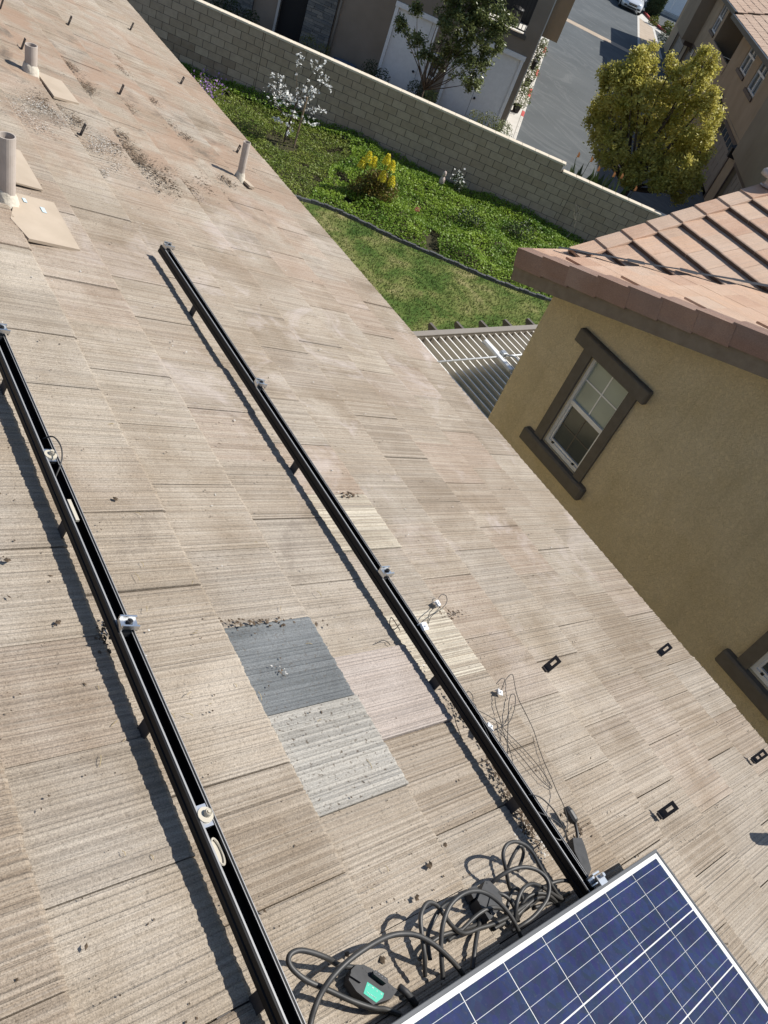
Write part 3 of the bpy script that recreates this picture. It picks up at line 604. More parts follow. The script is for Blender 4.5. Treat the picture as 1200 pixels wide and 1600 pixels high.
q = MB(); q.b2((-8, -.03, -.30), (.02, .005, -.07)); q.build('rake_board', M['fascia'], nb, NI @ FA)
q = MB(); q.b2((-.02, -3.4, -.24), (.015, -.031, -.055)); q.build('fascia', M['fascia'], nb, NI @ FA)
q = MB(); q.b2((-8, -.42, -.075), (-.03, -.031, -.055)); q.build('soffit', M['fascia'], nb, NI @ FA)
rb = MB(); rb.b2((-6, .05, -.12), (0, 7, -.06)); roofB = rb.build('roof', M['fascia'], nb, NI @ FB, label='rosy tile slope facing our roof with stepped edge tiles')
for k in range(14):
    b = -k * EX; x = .16 + (.15 if k % 2 else 0); ymax = .30 + k * EX * ca
    if k % 2: link('tile', nt_me[random.randrange(5)], roofB, T(b, .165 + .07, -.001) @ Matrix.Diagonal((1, .5, 1, 1)))
    while x < min(ymax + .3, 4.5):
        link('tile', nt_me[random.randrange(5)], roofB, T(b + random.uniform(-.004, .004), x + .15, random.uniform(-.001, .002)) @ Matrix.Rotation(random.uniform(-.005, .005), 4, 'Z')); x += .304
    r_ = MB(); r_.b2((b - .40, -.03, .000), (b, .165, .030), 0, .004); r_.b2((b - .40, -.031, -.16), (b - .001, -.012, .028))
    o = r_.build('edge_tile', M['terra'], roofB); o.matrix_basis = T(b, 0, .016) @ Matrix.Rotation(-.05, 4, 'Y') @ T(-b, 0, 0)
q = MB(); pts = [(BX - .1 + t_, BY + .05 - t_, BZ + KP * t_ + .012 + random.uniform(-.006, .006)) for t_ in np.linspace(-.02, 2.6, 22)]
for a, b in zip(pts, pts[1:]):
    w1 = random.uniform(.012, .032)
    q.add([(a[0] - w1, a[1] - w1, a[2] + .012), (a[0] + w1, a[1] + w1, a[2] + .012), (b[0] + w1, b[1] + w1, b[2] + .012), (b[0] - w1, b[1] - w1, b[2] + .012)], [(0, 1, 2, 3)])
q.build('valley_flashing', M['valley'], nb, NI)
q = MB(); p_ = Vector((9.55, 5.05, BZ + KP * (9.55 - BX) + .03))
q.lathe([(0.0, .20), (.10, .19), (.145, .15), (.15, .10), (.05, .09), (.05, 0), (.09, 0)], 16, p_); q.build('vent_cap', M['ceramic'], nb, NI, True)
# ================================================================ PATIO COVER
PZ = 2.45
pc = empty('patio_cover', T(8.4, 4.87, 0), label='taupe louvred patio cover beyond the ochre house corner', category='patio cover'); PI = pc.matrix_basis.inverted()
q = MB(); q.b2((6.66, 7.07, PZ - .12), (11.2, 7.17, PZ + .045), 0, .01); q.build('beam', M['patio'], pc, PI)
q = MB(); q.b2((6.66, 7.065, PZ + .046), (11.2, 7.175, PZ + .06)); q.build('beam_cap', M['patio'], pc, PI)
sx = 6.78; slat = MB(); slat.b2((-.009, 4.93, -.145), (.009, 7.065, -.003)); slat.b2((-.0095, 4.93, -.003), (.0095, 7.065, 0), 1); slat_me = slat.mesh('louvre', [M['louvre'], M['louvre_sunlit']])
while sx < 11: link('louvre', slat_me, pc, PI @ T(sx, 0, PZ + .02)); sx += .138
rf = MB(); rf.prism([(7.18, PZ - .13), (7.18, PZ + .01), (7.42, PZ + .01), (7.44, PZ - .03), (7.36, PZ - .13)], -.022, .022, 0); rf_me = rf.mesh('rafter_tail', M['patio_dark'])
for x in (6.72, 7.16, 7.67, 8.19, 8.69, 9.21, 9.73, 10.25, 10.77): link('rafter_tail', rf_me, pc, PI @ T(x, 0, 0))
for x in (6.9, 11.0):
    q = MB(); q.b2((x - .05, 7.075, 0), (x + .05, 7.165, PZ - .121)); q.build('post', M['patio'], pc, PI)
q = MB(); q.b2((6.70, 4.875, PZ - .12), (11.2, 4.925, PZ + .03)); q.build('ledger', M['patio'], pc, PI)
q = MB(); q.tube([(6.7, 6.50, PZ + .035), (11.0, 6.50, PZ + .035)], .014, 8); q.build('conduit_pipe', M['white_metal'], None, smooth=True, label='thin white conduit lying across the patio louvres', category='conduit')
lt = empty('light_fitting', T(8.32, 6.5, PZ + .022), label='white strip light lying on the patio louvres', category='light fitting')
q = MB(); q.box((0, .02, .025), (.075, .72, .045), 0, None, .01); q.build('housing', M['white_metal'], lt, Matrix.Rotation(-.05, 4, 'Z'))
q = MB(); q.box((.11, .03, .045), (.10, .09, .06), 0, None, .01); q.build('junction_box', M['galv'], lt)
q = MB(); q.tube([(.12, -.02, .05), (.22, -.10, .07), (.24, -.22, .05), (.20, -.30, .03)], .013, 8, smooth=5); q.build('flexible_lead', M['galv'], lt, smooth=True)
# ================================================================ RAILS, CLAMPS, HOOKS
RT = 0.092; RH = 0.038; RW = 0.045
def rail_prof():
    w, t_ = RW, RH
    return [(0, 0), (w, 0), (w, t_ * .45), (w - .003, t_ * .5), (w, t_ * .55), (w, t_), (w - .010, t_), (w - .010, t_ - .007), (w - .004, t_ - .007), (w - .004, .012), (.004, .012), (.004, t_ - .007), (.010, t_ - .007), (.010, t_), (0, t_), (0, t_ * .6), (.003, t_ * .55), (.003, t_ * .45), (0, t_ * .4)]
def hook_plate(mb, slot=True, hgt=.070, wd=.034, th=.005, base=-.004, two=False, foot=.075):
    """upright plate across the slope (local: x downslope, y along eave, z out of the roof), real slot"""
    y0, y1, z0, z1 = -wd / 2, wd / 2, base, hgt
    sl = [(-.006, .006, .030, .058)] if not two else [(-.006, .006, .043, .060), (-.006, .006, .020, .033)]
    ys = sorted({y0, y1, -.006, .006}); zs = sorted({z0, z1, *[a for s_ in sl for a in s_[2:]]})
    for a, b in zip(ys, ys[1:]):
        for c, d in zip(zs, zs[1:]):
            if slot and any(s_[0] <= (a + b) / 2 <= s_[1] and s_[2] <= (c + d) / 2 <= s_[3] for s_ in sl): continue
            mb.b2((-th / 2, a, c), (th / 2, b, d))
    mb.b2((-foot, -wd * .36, -.003), (-th / 2, wd * .36, .005))
    return mb
def clamp(parent, u, v0, kind='clamp', tilt=0.0):
    """silver module clamp on a T-bolt; v0 = left rail edge"""
    cm = T(v0 + RW / 2, u, RT)
    if kind == 'clamp':
        q = MB(); q.box((.004, 0, .016), (.044, .036, .004)); q.box((.004, -.0155, .0225), (.044, .005, .010)); q.box((.004, .0155, .0225), (.044, .005, .010)); q.box((-.016, 0, .005), (.004, .034, .022)); q.box((.024, 0, .012), (.004, .034, .010))
        c_ = q.build('module_clamp', M['steel'], parent, cm @ Matrix.Rotation(tilt, 4, 'Z'))
        b_ = MB(); b_.lathe([(.0, .031), (.0035, .031), (.004, .028), (.0075, .028), (.0075, .019), (.0095, .019), (.0095, .018)], 12, (.004, 0, 0)); b_.build('bolt', M['bolt'], c_, smooth=False)
        k_ = MB(); k_.box((0, 0, -.010), (.030, .030, .018)); k_.build('nut_block', M['box_plastic'], c_)
    else:
        q = MB(); q.box((0, 0, -.006), (.030, .052, .010)); c_ = q.build('channel_nut', M['steel'], parent, cm @ Matrix.Rotation(tilt, 4, 'Z'))
        b_ = MB(); b_.lathe([(.0, .003), (.0185, .003), (.0185, -.001), (.010, -.001)], 20); b_.build('washer', M['washer'], c_)
        b_ = MB(); b_.lathe([(.0, .016), (.0035, .016), (.004, .012), (.0075, .015), (.0085, .013), (.0085, .003)], 12, (.003, 0, 0)); b_.build('bolt', M['washer'], c_)
def rail(v0, u0, u1, label):
    r_ = empty('mounting_rail', ROOF @ T(v0, u0, RT - RH), label=label, category='rail', group='solar mounting rails on the roof')
    q = MB(); q.prism(rail_prof(), 0, u1 - u0, 1); q.build('channel', M['black_alu'], r_)
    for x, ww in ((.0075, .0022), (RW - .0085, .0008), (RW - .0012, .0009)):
        q = MB(); q.b2((x - ww, .002, RH + .0001), (x + ww, u1 - u0 - .002, RH + .0009)); q.build('lip_glint', M['lip_reflection'], r_)  # thin strips carrying the painted lip reflection
    r_['_v0'] = v0; r_['_u0'] = u0
    return r_, T(-v0, -u0, -(RT - RH))
r1, I1 = rail(0.994, -0.9, 3.4, 'left black mounting rail running off the bottom edge of the photo'); del r1['_v0']; del r1['_u0']
r2, I2 = rail(2.048, -0.9, 3.372, 'long black mounting rail that ends beside the solar panel corner'); del r2['_v0']; del r2['_u0']
def on_rail(r_, I, fn):
    before = set(bpy.data.objects); fn()
    for o in set(bpy.data.objects) - before:
        if o.parent is r_: o.matrix_basis = I @ o.matrix_basis
def rail_hook(r_, v0, u):
    q = MB(); hook_plate(q, False, RT - RH + .008, .036); q.build('rail_hook', M['dark_steel'], r_, T(v0 + .006, u, 0))
def dress1():
    clamp(r1, 2.305, .994, 'clamp', .1); clamp(r1, 1.72, .994, 'nut', .1); clamp(r1, 1.085, .994, 'clamp', -.12); clamp(r1, .567, .994, 'nut', .05)
    for u in (.832, 1.48, 2.1, 2.75, .2): rail_hook(r1, .994, u)
    q = MB(); q.b2((1.008, 1.455, RT - .004), (1.018, 1.535, RT + .003)); q.build('label_strip', M['washer'], r1)
    q = MB(); a = np.linspace(0, 2 * math.pi, 25)
    q.tube([(1.017 + .009 * math.cos(t_) , .487 + .030 * math.sin(t_), RT - .010) for t_ in a], .0028, 6); q.b2((1.009, .462, RT - .013), (1.025, .512, RT - .0125)); q.build('slot_rim', M['washer'], r1)
    q = MB(); q.tube([(1.0, 1.62, RT - .01), (1.02, 1.66, RT + .03), (1.035, 1.72, RT + .035), (1.035, 1.78, RT + .02), (1.02, 1.80, RT - .01)], .0022, 6, smooth=5); q.build('earth_wire', M['rubber'], r1, smooth=True)
def dress2():
    clamp(r2, 3.345, 2.048, 'clamp', .15); clamp(r2, 2.285, 2.048, 'clamp', -.1); clamp(r2, 1.225, 2.048, 'clamp', .05)
    for u in (2.905, 1.845, .80, .35): rail_hook(r2, 2.048, u)
    q = MB(); q.box((0, 0, 0), (.036, .022, .006)); q.box((.0, .012, .012), (.036, .005, .03)); q.box((0, -.009, .03), (.036, .028, .005)); q.tube([(0, -.002, .0), (0, -.002, .048)], .006, 8)
    e_ = q.build('end_clamp', M['steel'], r2, T(2.088, .060, RT + .004))
on_rail(r1, I1, dress1); on_rail(r2, I2, dress2)
LABH = ['nearest lone roof hook, by the solar panel corner', 'lone roof hook between the thin wires and the eave', 'lone roof hook at the eave below the ochre wall', 'lone roof hook at the right edge of the photo with two holes', 'lone roof hook left of the middle of the upper roof, beside the white crumbs', 'lone roof hook furthest back along the middle of the roof', 'lone roof hook furthest back near the eave', 'lone roof hook in the leaf litter between the vent pipes', 'lone roof hook at the eave below the purple flowers', 'lone roof hook behind the thin vent pipe at the eave', 'lone roof hook behind the short vent pipe', 'lone roof hook at the far left edge of the photo']
hooks = [(2.80, .123, False), (2.762, .778, False), (3.762, .732, False), (3.806, .121, True), (2.10, 4.70, False), (2.76, 7.06, False), (3.651, 8.01, False), (2.762, 5.85, False), (3.735, 6.95, False), (3.712, 5.70, False), (2.071, 5.85, False), (2.118, 6.57, False)]
for (v, u, two), lab in zip(hooks, LABH):
    q = MB(); far = u > 2; hook_plate(q, True, .072, .026 if far else .034, .005, .0, two, .02)
    q.build('roof_hook', M['dark_steel'], None, ROOF @ T(v, u, .006) @ Matrix.Rotation(random.uniform(-.06, .06), 4, 'Z') @ Matrix.Rotation(random.uniform(.0, .06) if u > 2 else random.uniform(.2, .3), 4, 'Y'), label=lab, category='roof hook', group='lone roof hooks')
# ================================================================ SOLAR PANEL
PH = .128; PV1, PU1 = 2.432, .040; PL, PWD = 1.70, 1.02; CP = .1672
sp = empty('solar_panel', ROOF @ T(PV1, PU1, PH), label='blue polycrystalline solar panel in a grey frame, cut off by the corner of the photo', category='solar panel')
q = MB(); fh = .035; lip = .010
for lo, hi in (((-PL, -lip, -fh), (0, 0, 0)), ((-PL, -PWD, -fh), (0, -PWD + lip, 0)), ((-lip, -PWD + lip, -fh), (0, -lip, 0)), ((-PL, -PWD + lip, -fh), (-PL + lip, -lip, 0))): q.b2(lo, hi, 0, .0015)
q.build('frame', M['frame_alu'], sp)
q = MB(); q.b2((-PL + lip, -PWD + lip, -.008), (-lip, -lip, -.0025)); lam = q.build('laminate', M['backsheet'], sp)
ce = MB(); cs = CP - .0036; bb = [-.0626, -.0209, .0209, .0626]
ys = [-cs / 2]
for b in bb: ys += [b - .0006, b + .0006]
ys.append(cs / 2)
for i, (a, b) in enumerate(zip(ys, ys[1:])):
    z = 0.0 if i % 2 == 0 else .0002
    ce.add([(-cs / 2, a, z), (cs / 2, a, z), (cs / 2, b, z), (-cs / 2, b, z)], [(0, 1, 2, 3)], 0 if i % 2 == 0 else 1)
ce_me = ce.mesh('cell', [M['silicon'], M['busbar']])
for i in range(10):
    for j in range(6):
        if (PL - .03) - (i + 1) * CP < 0 or .021 + (j + 1) * CP > PWD: continue
        link('cell', ce_me, lam, T(-.030 - (i + .5) * CP, -.0205 - (j + .5) * CP, -.0015))
# ================================================================ CABLES AND PLUG BOXES BY THE PANEL
def cable(name, pts, r, label, cat='cable', mat='rubber', group=None, sm=7, n=10):
    if cat == 'cable': r *= 1.14
    P = [rv(x, y, h) for x, y, h in pts]; o = Vector(P[0]); q = MB(); q.tube([Vector(p) - o for p in P], r, n, smooth=sm)
    return q.build(name, M[mat], None, ROOF @ Matrix.Translation(o), True, label=label, category=cat, group=group)
GC = 'thick black cables coiled by the panel'
cable('cable', [(556, 1512, .02), (530, 1508, .03), (513, 1498, .05), (490, 1489, .06), (468, 1485, .065), (454, 1491, .065), (451, 1503, .06), (460, 1517, .055), (481, 1533, .05), (513, 1547, .045), (550, 1564, .035), (583, 1575, .03), (602, 1577, .02), (625, 1585, .015)], .0052, 'black cable loop lying in front of the teal labelled plug box', group=GC)
cable('cable', [(481, 1625, .03), (486, 1595, .04), (492, 1575, .05), (502, 1552, .06), (520, 1526, .075), (546, 1500, .085), (579, 1477, .09), (607, 1463, .09), (630, 1459, .09), (653, 1462, .085), (677, 1475, .075), (700, 1495, .06), (718, 1515, .045), (735, 1540, .03)], .0056, 'long grey black cable arching over the plug box to the panel', group=GC)
cable('cable', [(692, 1530, .03), (690, 1500, .05), (689, 1475, .065), (692, 1445, .085), (702, 1417, .10), (720, 1399, .11), (740, 1392, .11), (760, 1396, .105), (780, 1410, .09), (797, 1430, .075), (809, 1452, .06), (818, 1475, .04)], .0050, 'widest upright cable arch in the middle of the coil', group=GC)
cable('cable', [(664, 1525, .03), (663, 1490, .06), (657, 1440, .08), (661, 1420, .085), (670, 1410, .085), (682, 1414, .08), (692, 1427, .07), (705, 1445, .05), (720, 1457, .035), (732, 1457, .03), (750, 1450, .03), (770, 1444, .03), (795, 1432, .03), (825, 1412, .03), (850, 1400, .02)], .0048, 'leftmost small upright loop of the cable coil', group=GC)
cable('cable', [(672, 1500, .02), (668, 1465, .04), (676, 1440, .055), (690, 1418, .06), (712, 1402, .05), (735, 1394, .04), (752, 1390, .025)], .0048, 'dark cable rising behind the leftmost loop to the second plug box', group=GC)
cable('cable', [(800, 1395, .02), (795, 1383, .04), (790, 1357, .075), (786, 1335, .095), (792, 1320, .105), (805, 1315, .105), (820, 1320, .10), (832, 1332, .09), (842, 1350, .075), (852, 1367, .06), (862, 1383, .045), (872, 1398, .03), (880, 1403, .02)], .0046, 'topmost cable loop of the coil', group=GC)
cable('cable', [(763, 1385, .03), (772, 1376, .05), (786, 1366, .07), (802, 1358, .085), (820, 1355, .09), (838, 1359, .09), (852, 1370, .085), (858, 1385, .08), (855, 1404, .07), (845, 1420, .06), (832, 1434, .05), (818, 1444, .04), (800, 1455, .02)], .0050, 'bright edged cable hoop right of the second plug box', group=GC)
cable('cable', [(804, 1452, .02), (805, 1435, .04), (807, 1415, .06), (812, 1398, .07), (820, 1386, .075), (832, 1381, .07), (845, 1385, .06), (858, 1393, .045), (872, 1402, .03), (880, 1406, .02)], .0048, 'small inner cable hoop beside the panel edge', group=GC)
cable('cable', [(835, 1400, .015), (848, 1388, .03), (860, 1381, .045), (872, 1377, .05), (884, 1376, .05), (896, 1381, .045), (907, 1390, .03), (915, 1402, .01)], .0048, 'short cable arch next to the rail end', group=GC)
cable('cable', [(790, 1428, .015), (797, 1400, .03), (803, 1388, .04), (812, 1392, .035), (818, 1410, .02)], .0046, 'small dark cable bend behind the inner hoop', group=GC)
cable('cable', [(808, 1362, .03), (815, 1345, .05), (818, 1330, .07), (812, 1322, .08), (800, 1340, .06), (790, 1365, .03)], .0042, 'second strand inside the topmost cable loop', group=GC)
cable('cable', [(752, 1428, .02), (748, 1448, .025), (744, 1468, .03), (741, 1490, .03), (738, 1515, .02)], .0050, 'pale brownish cable end below the second plug box', group=GC, mat='rubber')
for x0, y0, x1, y1, lab in ((770, 1452, 850, 1398, 'lowest straight cable along the panel shadow'), (835, 1418, 890, 1395, 'straight cable stub near the rail end')):
    cable('cable', [(x0, y0, .012), ((x0 + x1) / 2, (y0 + y1) / 2 + 3, .014), (x1, y1, .012)], .0050, lab, group=GC)
for pts, lab in (([(700, 1470, .012), (722, 1452, .03), (748, 1428, .05), (770, 1418, .055), (792, 1424, .04), (808, 1438, .015)], 'low flat cable arch in the shadow of the widest arch'), ([(812, 1420, .012), (822, 1404, .03), (838, 1396, .04), (856, 1398, .04), (868, 1408, .02), (872, 1416, .01)], 'low cable arch tucked under the bright hoop'), ([(655, 1500, .012), (668, 1478, .02), (690, 1462, .03), (716, 1454, .03), (742, 1446, .02), (760, 1436, .012)], 'cable lying flat on the tiles below the leftmost loop'), ([(868, 1412, .012), (856, 1402, .03), (838, 1404, .035), (822, 1416, .03), (806, 1432, .02), (790, 1446, .012)], 'cable lying along the panel edge below the hoops'), ([(770, 1395, .04), (786, 1398, .05), (798, 1408, .045), (806, 1424, .03), (810, 1440, .015)], 'stiff cable bend leaving the second plug box')):
    cable('cable', pts, .0046, lab, group=GC)
def poly_px(L, h): return [rv(x, y, h) for x, y in L]
def slab(mb, L, h0, h1, mi=0, ins=.0):
    top = [Vector(p) for p in poly_px(L, h1)]; bot = [Vector((p.x, p.y, h0)) for p in top]; k = len(L)
    mb.add(bot + top, [tuple(range(k - 1, -1, -1)), tuple(range(k, 2 * k))] + [(i, (i + 1) % k, k + (i + 1) % k, k + i) for i in range(k)], mi)
bx1 = empty('plug_box', ROOF, label='grey black plug box with a teal label among the cables', category='plug box')
q = MB(); OUT = [(557, 1507), (569, 1507.5), (582, 1514), (621, 1547), (612, 1560), (583, 1570), (557, 1549), (545, 1531), (549, 1515)]; slab(q, OUT, .012, .034); q.build('body', M['box_plastic'], bx1)
q = MB(); slab(q, [(549, 1518), (566, 1529), (564, 1535), (547, 1524)], .033, .040); q.build('ridge', M['box_plastic'], bx1)
q = MB(); slab(q, [(574, 1534), (600, 1552), (598, 1559), (588, 1566.5), (568, 1552)], .0335, .0346); lab_ = q.build('paper_label', M['teal'], bx1)
def text_mesh(name, s_, size, m4, mat, parent):
    cu = bpy.data.curves.new(name, 'FONT'); cu.body = s_; cu.size = size; cu.align_x = 'CENTER'; cu.align_y = 'CENTER'
    to = bpy.data.objects.new(name + '_src', cu); COL.objects.link(to); dg = bpy.context.evaluated_depsgraph_get(); me = bpy.data.meshes.new_from_object(to.evaluated_get(dg)); bpy.data.objects.remove(to)
    me.materials.clear(); me.materials.append(mat); return link(name, me, parent, m4)
a_, b_ = Vector(rv(576, 1539, .0351)), Vector(rv(596, 1553, .0351)); d_ = (b_ - a_); rz = math.atan2(d_.y, d_.x)
for i, ch in enumerate('IMLN'):
    p_ = a_ + d_ * (i / 3); text_mesh('letter', ch, .0052, T(p_.x, p_.y, p_.z) @ Matrix.Rotation(rz, 4, 'Z'), M['white_ink'], lab_)
q = MB(); a_, b_ = Vector(rv(573, 1550, .0351)), Vector(rv(588, 1560, .0351))
q.tube([a_ + (b_ - a_) * t_ + Vector((.0007, .0009, 0)) * math.sin(t_ * 40) for t_ in np.linspace(0, 1, 40)], .0004, 4); q.build('script_mark', M['white_ink'], lab_)
q = MB(); slab(q, [(583, 1517), (587, 1515.5), (606, 1529), (607, 1534), (603, 1536.5), (584, 1522)], .033, .047); so_ = q.build('socket', M['box_plastic'], bx1)
for k in range(4):
    q = MB(); p_ = Vector(rv(587.5 + 4.7 * k, 1519.5 + 3.4 * k, .0472)); q.lathe([(0, .0002), (.0021, .0002), (.0021, 0)], 10, p_); q.build('socket_hole', M['black_iron'], so_)
    q = MB(); q.lathe([(0, .0006), (.0006, .0006), (.0006, 0)], 8, p_ + Vector((.0004, .0006, 0))); q.build('pin', M['steel'], so_)
for x, y in ((568, 1512.5), (573, 1517.5), (608.5, 1542), (615, 1546)):
    q = MB(); q.lathe([(0, .0003), (.0026, .0003), (.0026, 0)], 10, rv(x, y, .0342)); q.build('screw_hole', M['black_iron'], bx1)
q = MB(); q.tube([rv(624, 1542, .03), rv(636, 1552, .028), rv(650, 1570, .02)], .008, 10); q.build('cable_gland', M['box_plastic'], bx1, smooth=True)
bx2 = empty('plug_box', ROOF, label='bare grey plug box behind the widest cable arch', category='plug box')
q = MB(); slab(q, [(758, 1376), (766, 1377), (782, 1393), (786, 1414), (765, 1438), (754, 1420), (746, 1406)], .010, .050); q.build('body', M['box_plastic'], bx2)
q = MB(); slab(q, [(732, 1388), (745, 1383), (750, 1398), (740, 1404)], .012, .04); q.build('side_plug', M['box_plastic'], bx2)
for x, y in ((761, 1379.5), (749.5, 1409)):
    q = MB(); q.lathe([(0, .0003), (.003, .0003), (.003, 0)], 10, rv(x, y, .0502)); q.build('screw_hole', M['black_iron'], bx2)
q = MB(); slab(q, [(768, 1396), (776, 1402), (778, 1412), (768, 1428), (762, 1418)], .049, .054); q.build('lid', M['box_plastic'], bx2)
pl = empty('cable_plug', ROOF, label='black plug and inline connector right of the rail end', category='plug')
q = MB(); P = [rv(885, 1262, .05), rv(888, 1268, .05), rv(896, 1281, .045), rv(899, 1284, .044)]; q.tube(P, [.011, .0155, .0155, .011], 10); q.build('plug_head', M['rubber'], pl, smooth=False)
q = MB(); q.tube([rv(897, 1282, .04), rv(900, 1292, .04), rv(902, 1302, .036), rv(903, 1312, .03)], .0052, 8, smooth=4); q.build('lead', M['rubber'], pl, smooth=True)
q = MB(); slab(q, [(895, 1309), (909, 1309), (915, 1325), (924, 1358), (920, 1368), (909, 1352), (898, 1330)], .008, .040); q.build('connector', M['box_plastic'], pl)
GW = 'thin wires beside the right rail'
zz = lambda L, hs: [(690 + x / 5, 1030 + y / 5, h) for (x, y), h in zip(L, hs if hasattr(hs, '__len__') else [hs] * len(L))]
cable('wire', zz([(465, 245), (490, 180), (525, 130), (548, 118), (560, 135), (575, 220), (600, 310), (660, 430), (720, 560), (760, 690), (800, 800), (850, 910), (900, 1030), (960, 1160), (985, 1280), (975, 1360), (1000, 1430)], [.03, .03, .03, .03, .03, .03, .03, .03, .028, .025, .025, .025, .03, .06, .065, .05, .03]), .0013, 'longest thin wire sweeping from the clip to the black plug', 'wire', group=GW, n=6)
cable('wire', zz([(415, 270), (425, 370), (460, 480), (490, 600), (530, 700), (560, 815)], .022), .0013, 'thin wire hanging straight down from the upper clip', 'wire', group=GW, n=6)
cable('wire', zz([(515, 755), (515, 640), (520, 480), (525, 340), (545, 275), (575, 290), (570, 380), (530, 490), (470, 530), (420, 545)], .03), .0014, 'thin wire bent into a narrow upright loop', 'wire', group=GW, n=6)
cable('wire', zz([(295, 405), (380, 450), (460, 510), (520, 580), (640, 700), (760, 840), (855, 985), (845, 1003), (760, 930), (620, 760), (500, 620), (425, 548)], .02), .0013, 'thin wire folded back on itself in a long pointed loop', 'wire', group=GW, n=6)
cable('wire', zz([(190, 270), (210, 250), (240, 280), (245, 320), (230, 325), (265, 360), (275, 400), (300, 450), (340, 540), (400, 680)], [.05, .06, .06, .06, .06, .07, .08, .09, .09, .09]), .0013, 'curly thin wire running into the right rail channel', 'wire', group=GW, n=6)
cable('wire', zz([(680, 1060), (720, 1062), (780, 1085), (860, 1160), (920, 1250), (965, 1350), (950, 1400), (910, 1410), (850, 1370)], [.09, .10, .10, .09, .07, .07, .09, .09, .085]), .0022, 'thicker wire loop leaning over the right rail near its end', 'wire', group=GW, n=6)
cable('wire', zz([(740, 1190), (830, 1230), (910, 1280), (965, 1350), (975, 1400)], [.09, .10, .09, .07, .05]), .0020, 'short thick wire crossing the right rail near its end', 'wire', group=GW, n=6)
cable('wire', [(668, 973, .05), (671, 958, .04), (678, 950, .03), (681, 945, .03)], .0014, 'short wire joining the two silver clips', 'wire', group=GW, n=6)
cable('wire', [(685, 935, .035), (690, 929, .045), (697, 931, .045), (698, 941, .04), (690, 951, .03), (674, 963, .03), (669, 975, .05)], .0014, 'curled wire above the upper silver clip', 'wire', group=GW, n=6)
cable('wire', [(625, 985, .02), (612, 965, .02), (609, 975, .02), (615, 984, .02), (624, 976, .03)], .0014, 'small wire curl peeping out left of the right rail', 'wire', group=GW, n=6)
cable('wire', [(588, 1005, .02), (597, 1001, .02), (604, 1002, .02), (610, 1008, .02)], .0014, 'short bent wire in the rail shadow', 'wire', group=GW, n=6)
cable('wire', [(722, 1155, .02), (712, 1128, .02), (713, 1120, .025), (728, 1130, .04)], .0013, 'loose wire end under the right rail by the pink tile', 'wire', group=GW, n=6)
def clip(px, py, h, rot, sz, label, rail_=False):
    v, u, _ = rv(px, py, h); q = MB(); q.box((0, 0, 0), (.026 * sz, .020 * sz, .003)); q.box((0, .010 * sz, -.006), (.026 * sz, .003, .012)); q.box((-.012 * sz, 0, .004), (.003, .020 * sz, .008)); q.lathe([(0, .009), (.0035, .009), (.0035, .0015)], 8)
    q.build('wire_clip', M['white_metal'], None, ROOF @ T(v, u, h) @ Matrix.Rotation(rot, 4, 'Z') @ Matrix.Rotation(.25, 4, 'X'), label=label, category='clip', group='silver wire clips')
clip(684, 943, .03, .3, 1.1, 'upper silver wire clip lying on the tiles'); clip(663, 979, RT + .012, .1, 1.35, 'larger silver wire clip on the edge of the right rail')
clip(781, 1082, .03, -.5, .9, 'silver wire clip below the roof hook at the head of the thin wires'); clip(766, 1136, .06, .7, 1.0, 'silver wire clip beside the right rail where thin wires cross')
# ================================================================ VENT PIPES
def vent(v, u, h, r, label, sheetq, lift=.012, coll=1.28):
    P = ROOF @ Vector((v, u, 0)); e = empty('vent_pipe', Matrix.Translation(P), label=label, category='vent pipe', group='vent pipes on the roof')
    q = MB(); q.lathe([(r, -.05), (r, h), (r * .86, h), (r * .86, h - .09)], 24); q.build('pipe', M['pipe'], e, smooth=False)
    q = MB(); q.lathe([(r * .86, h - .088), (0, h - .088)], 24); q.build('bore', M['pipe_dark'], e)
    q = MB(); n = 18; pr = [(r * coll * 1.25, -.005), (r * coll * 1.1, .02), (r * 1.25, .045), (r * 1.02, .062)]
    q.lathe(pr, n); rr = np.random.default_rng(abs(int(u * 100)))
    q.v = [(x * (1 + rr.uniform(-.06, .08)), y * (1 + rr.uniform(-.06, .08)), z - x * math.tan(TH) * .9 + rr.uniform(-.005, .005)) for x, y, z in q.v]; q.build('sealant_collar', M['sealant'], e, smooth=True)
    if sheetq:
        s_ = MB(); I = e.matrix_basis.inverted() @ ROOF
        k = len(sheetq); ht = [.0165 + (lift * .3 if i in (2, 3) else 0) for i in range(k)]
        top = [(a, b, ht[i]) for i, (a, b) in enumerate(sheetq)]; bot = [(a, b, .006) for a, b, z in top]
        s_.add(bot + top, [tuple(range(k - 1, -1, -1)), tuple(range(k, 2 * k))] + [(i, (i + 1) % k, k + (i + 1) % k, k + i) for i in range(k)])
        s_.build('flashing_sheet', M['flashing'], e, I)
    return e
e1 = vent(1.376, 3.496, .30, .036, 'tallest vent pipe at the left edge of the photo', [(1.44, 3.60), (1.621, 3.63), (1.617, 3.219), (1.382, 3.185), (1.345, 3.33)], .010)
q = MB(); I = e1.matrix_basis.inverted() @ ROOF
for v, u, s_ in ((1.462, 3.545, .022), (1.535, 3.505, .028)): q.box((v, u, .0186 + .001), (s_ * .7, s_ * 1.6, .0012))
q.build('sticker', M['sticker'], e1, I)
vent(2.019, 5.437, .17, .036, 'short vent pipe in the upper left with a cream skirt', [(2.06, 5.50), (2.236, 5.525), (2.253, 5.216), (2.074, 5.148)], .010)
vent(3.453, 5.118, .28, .026, 'thin vent pipe near the eave beside the green garden', [(3.46, 5.14), (3.52, 5.13), (3.53, 5.02), (3.48, 5.01)], .02, 1.35)
vent(3.505, -.186, .30, .026, 'vent pipe just past the right edge of the photo, seen by its shadow', None)
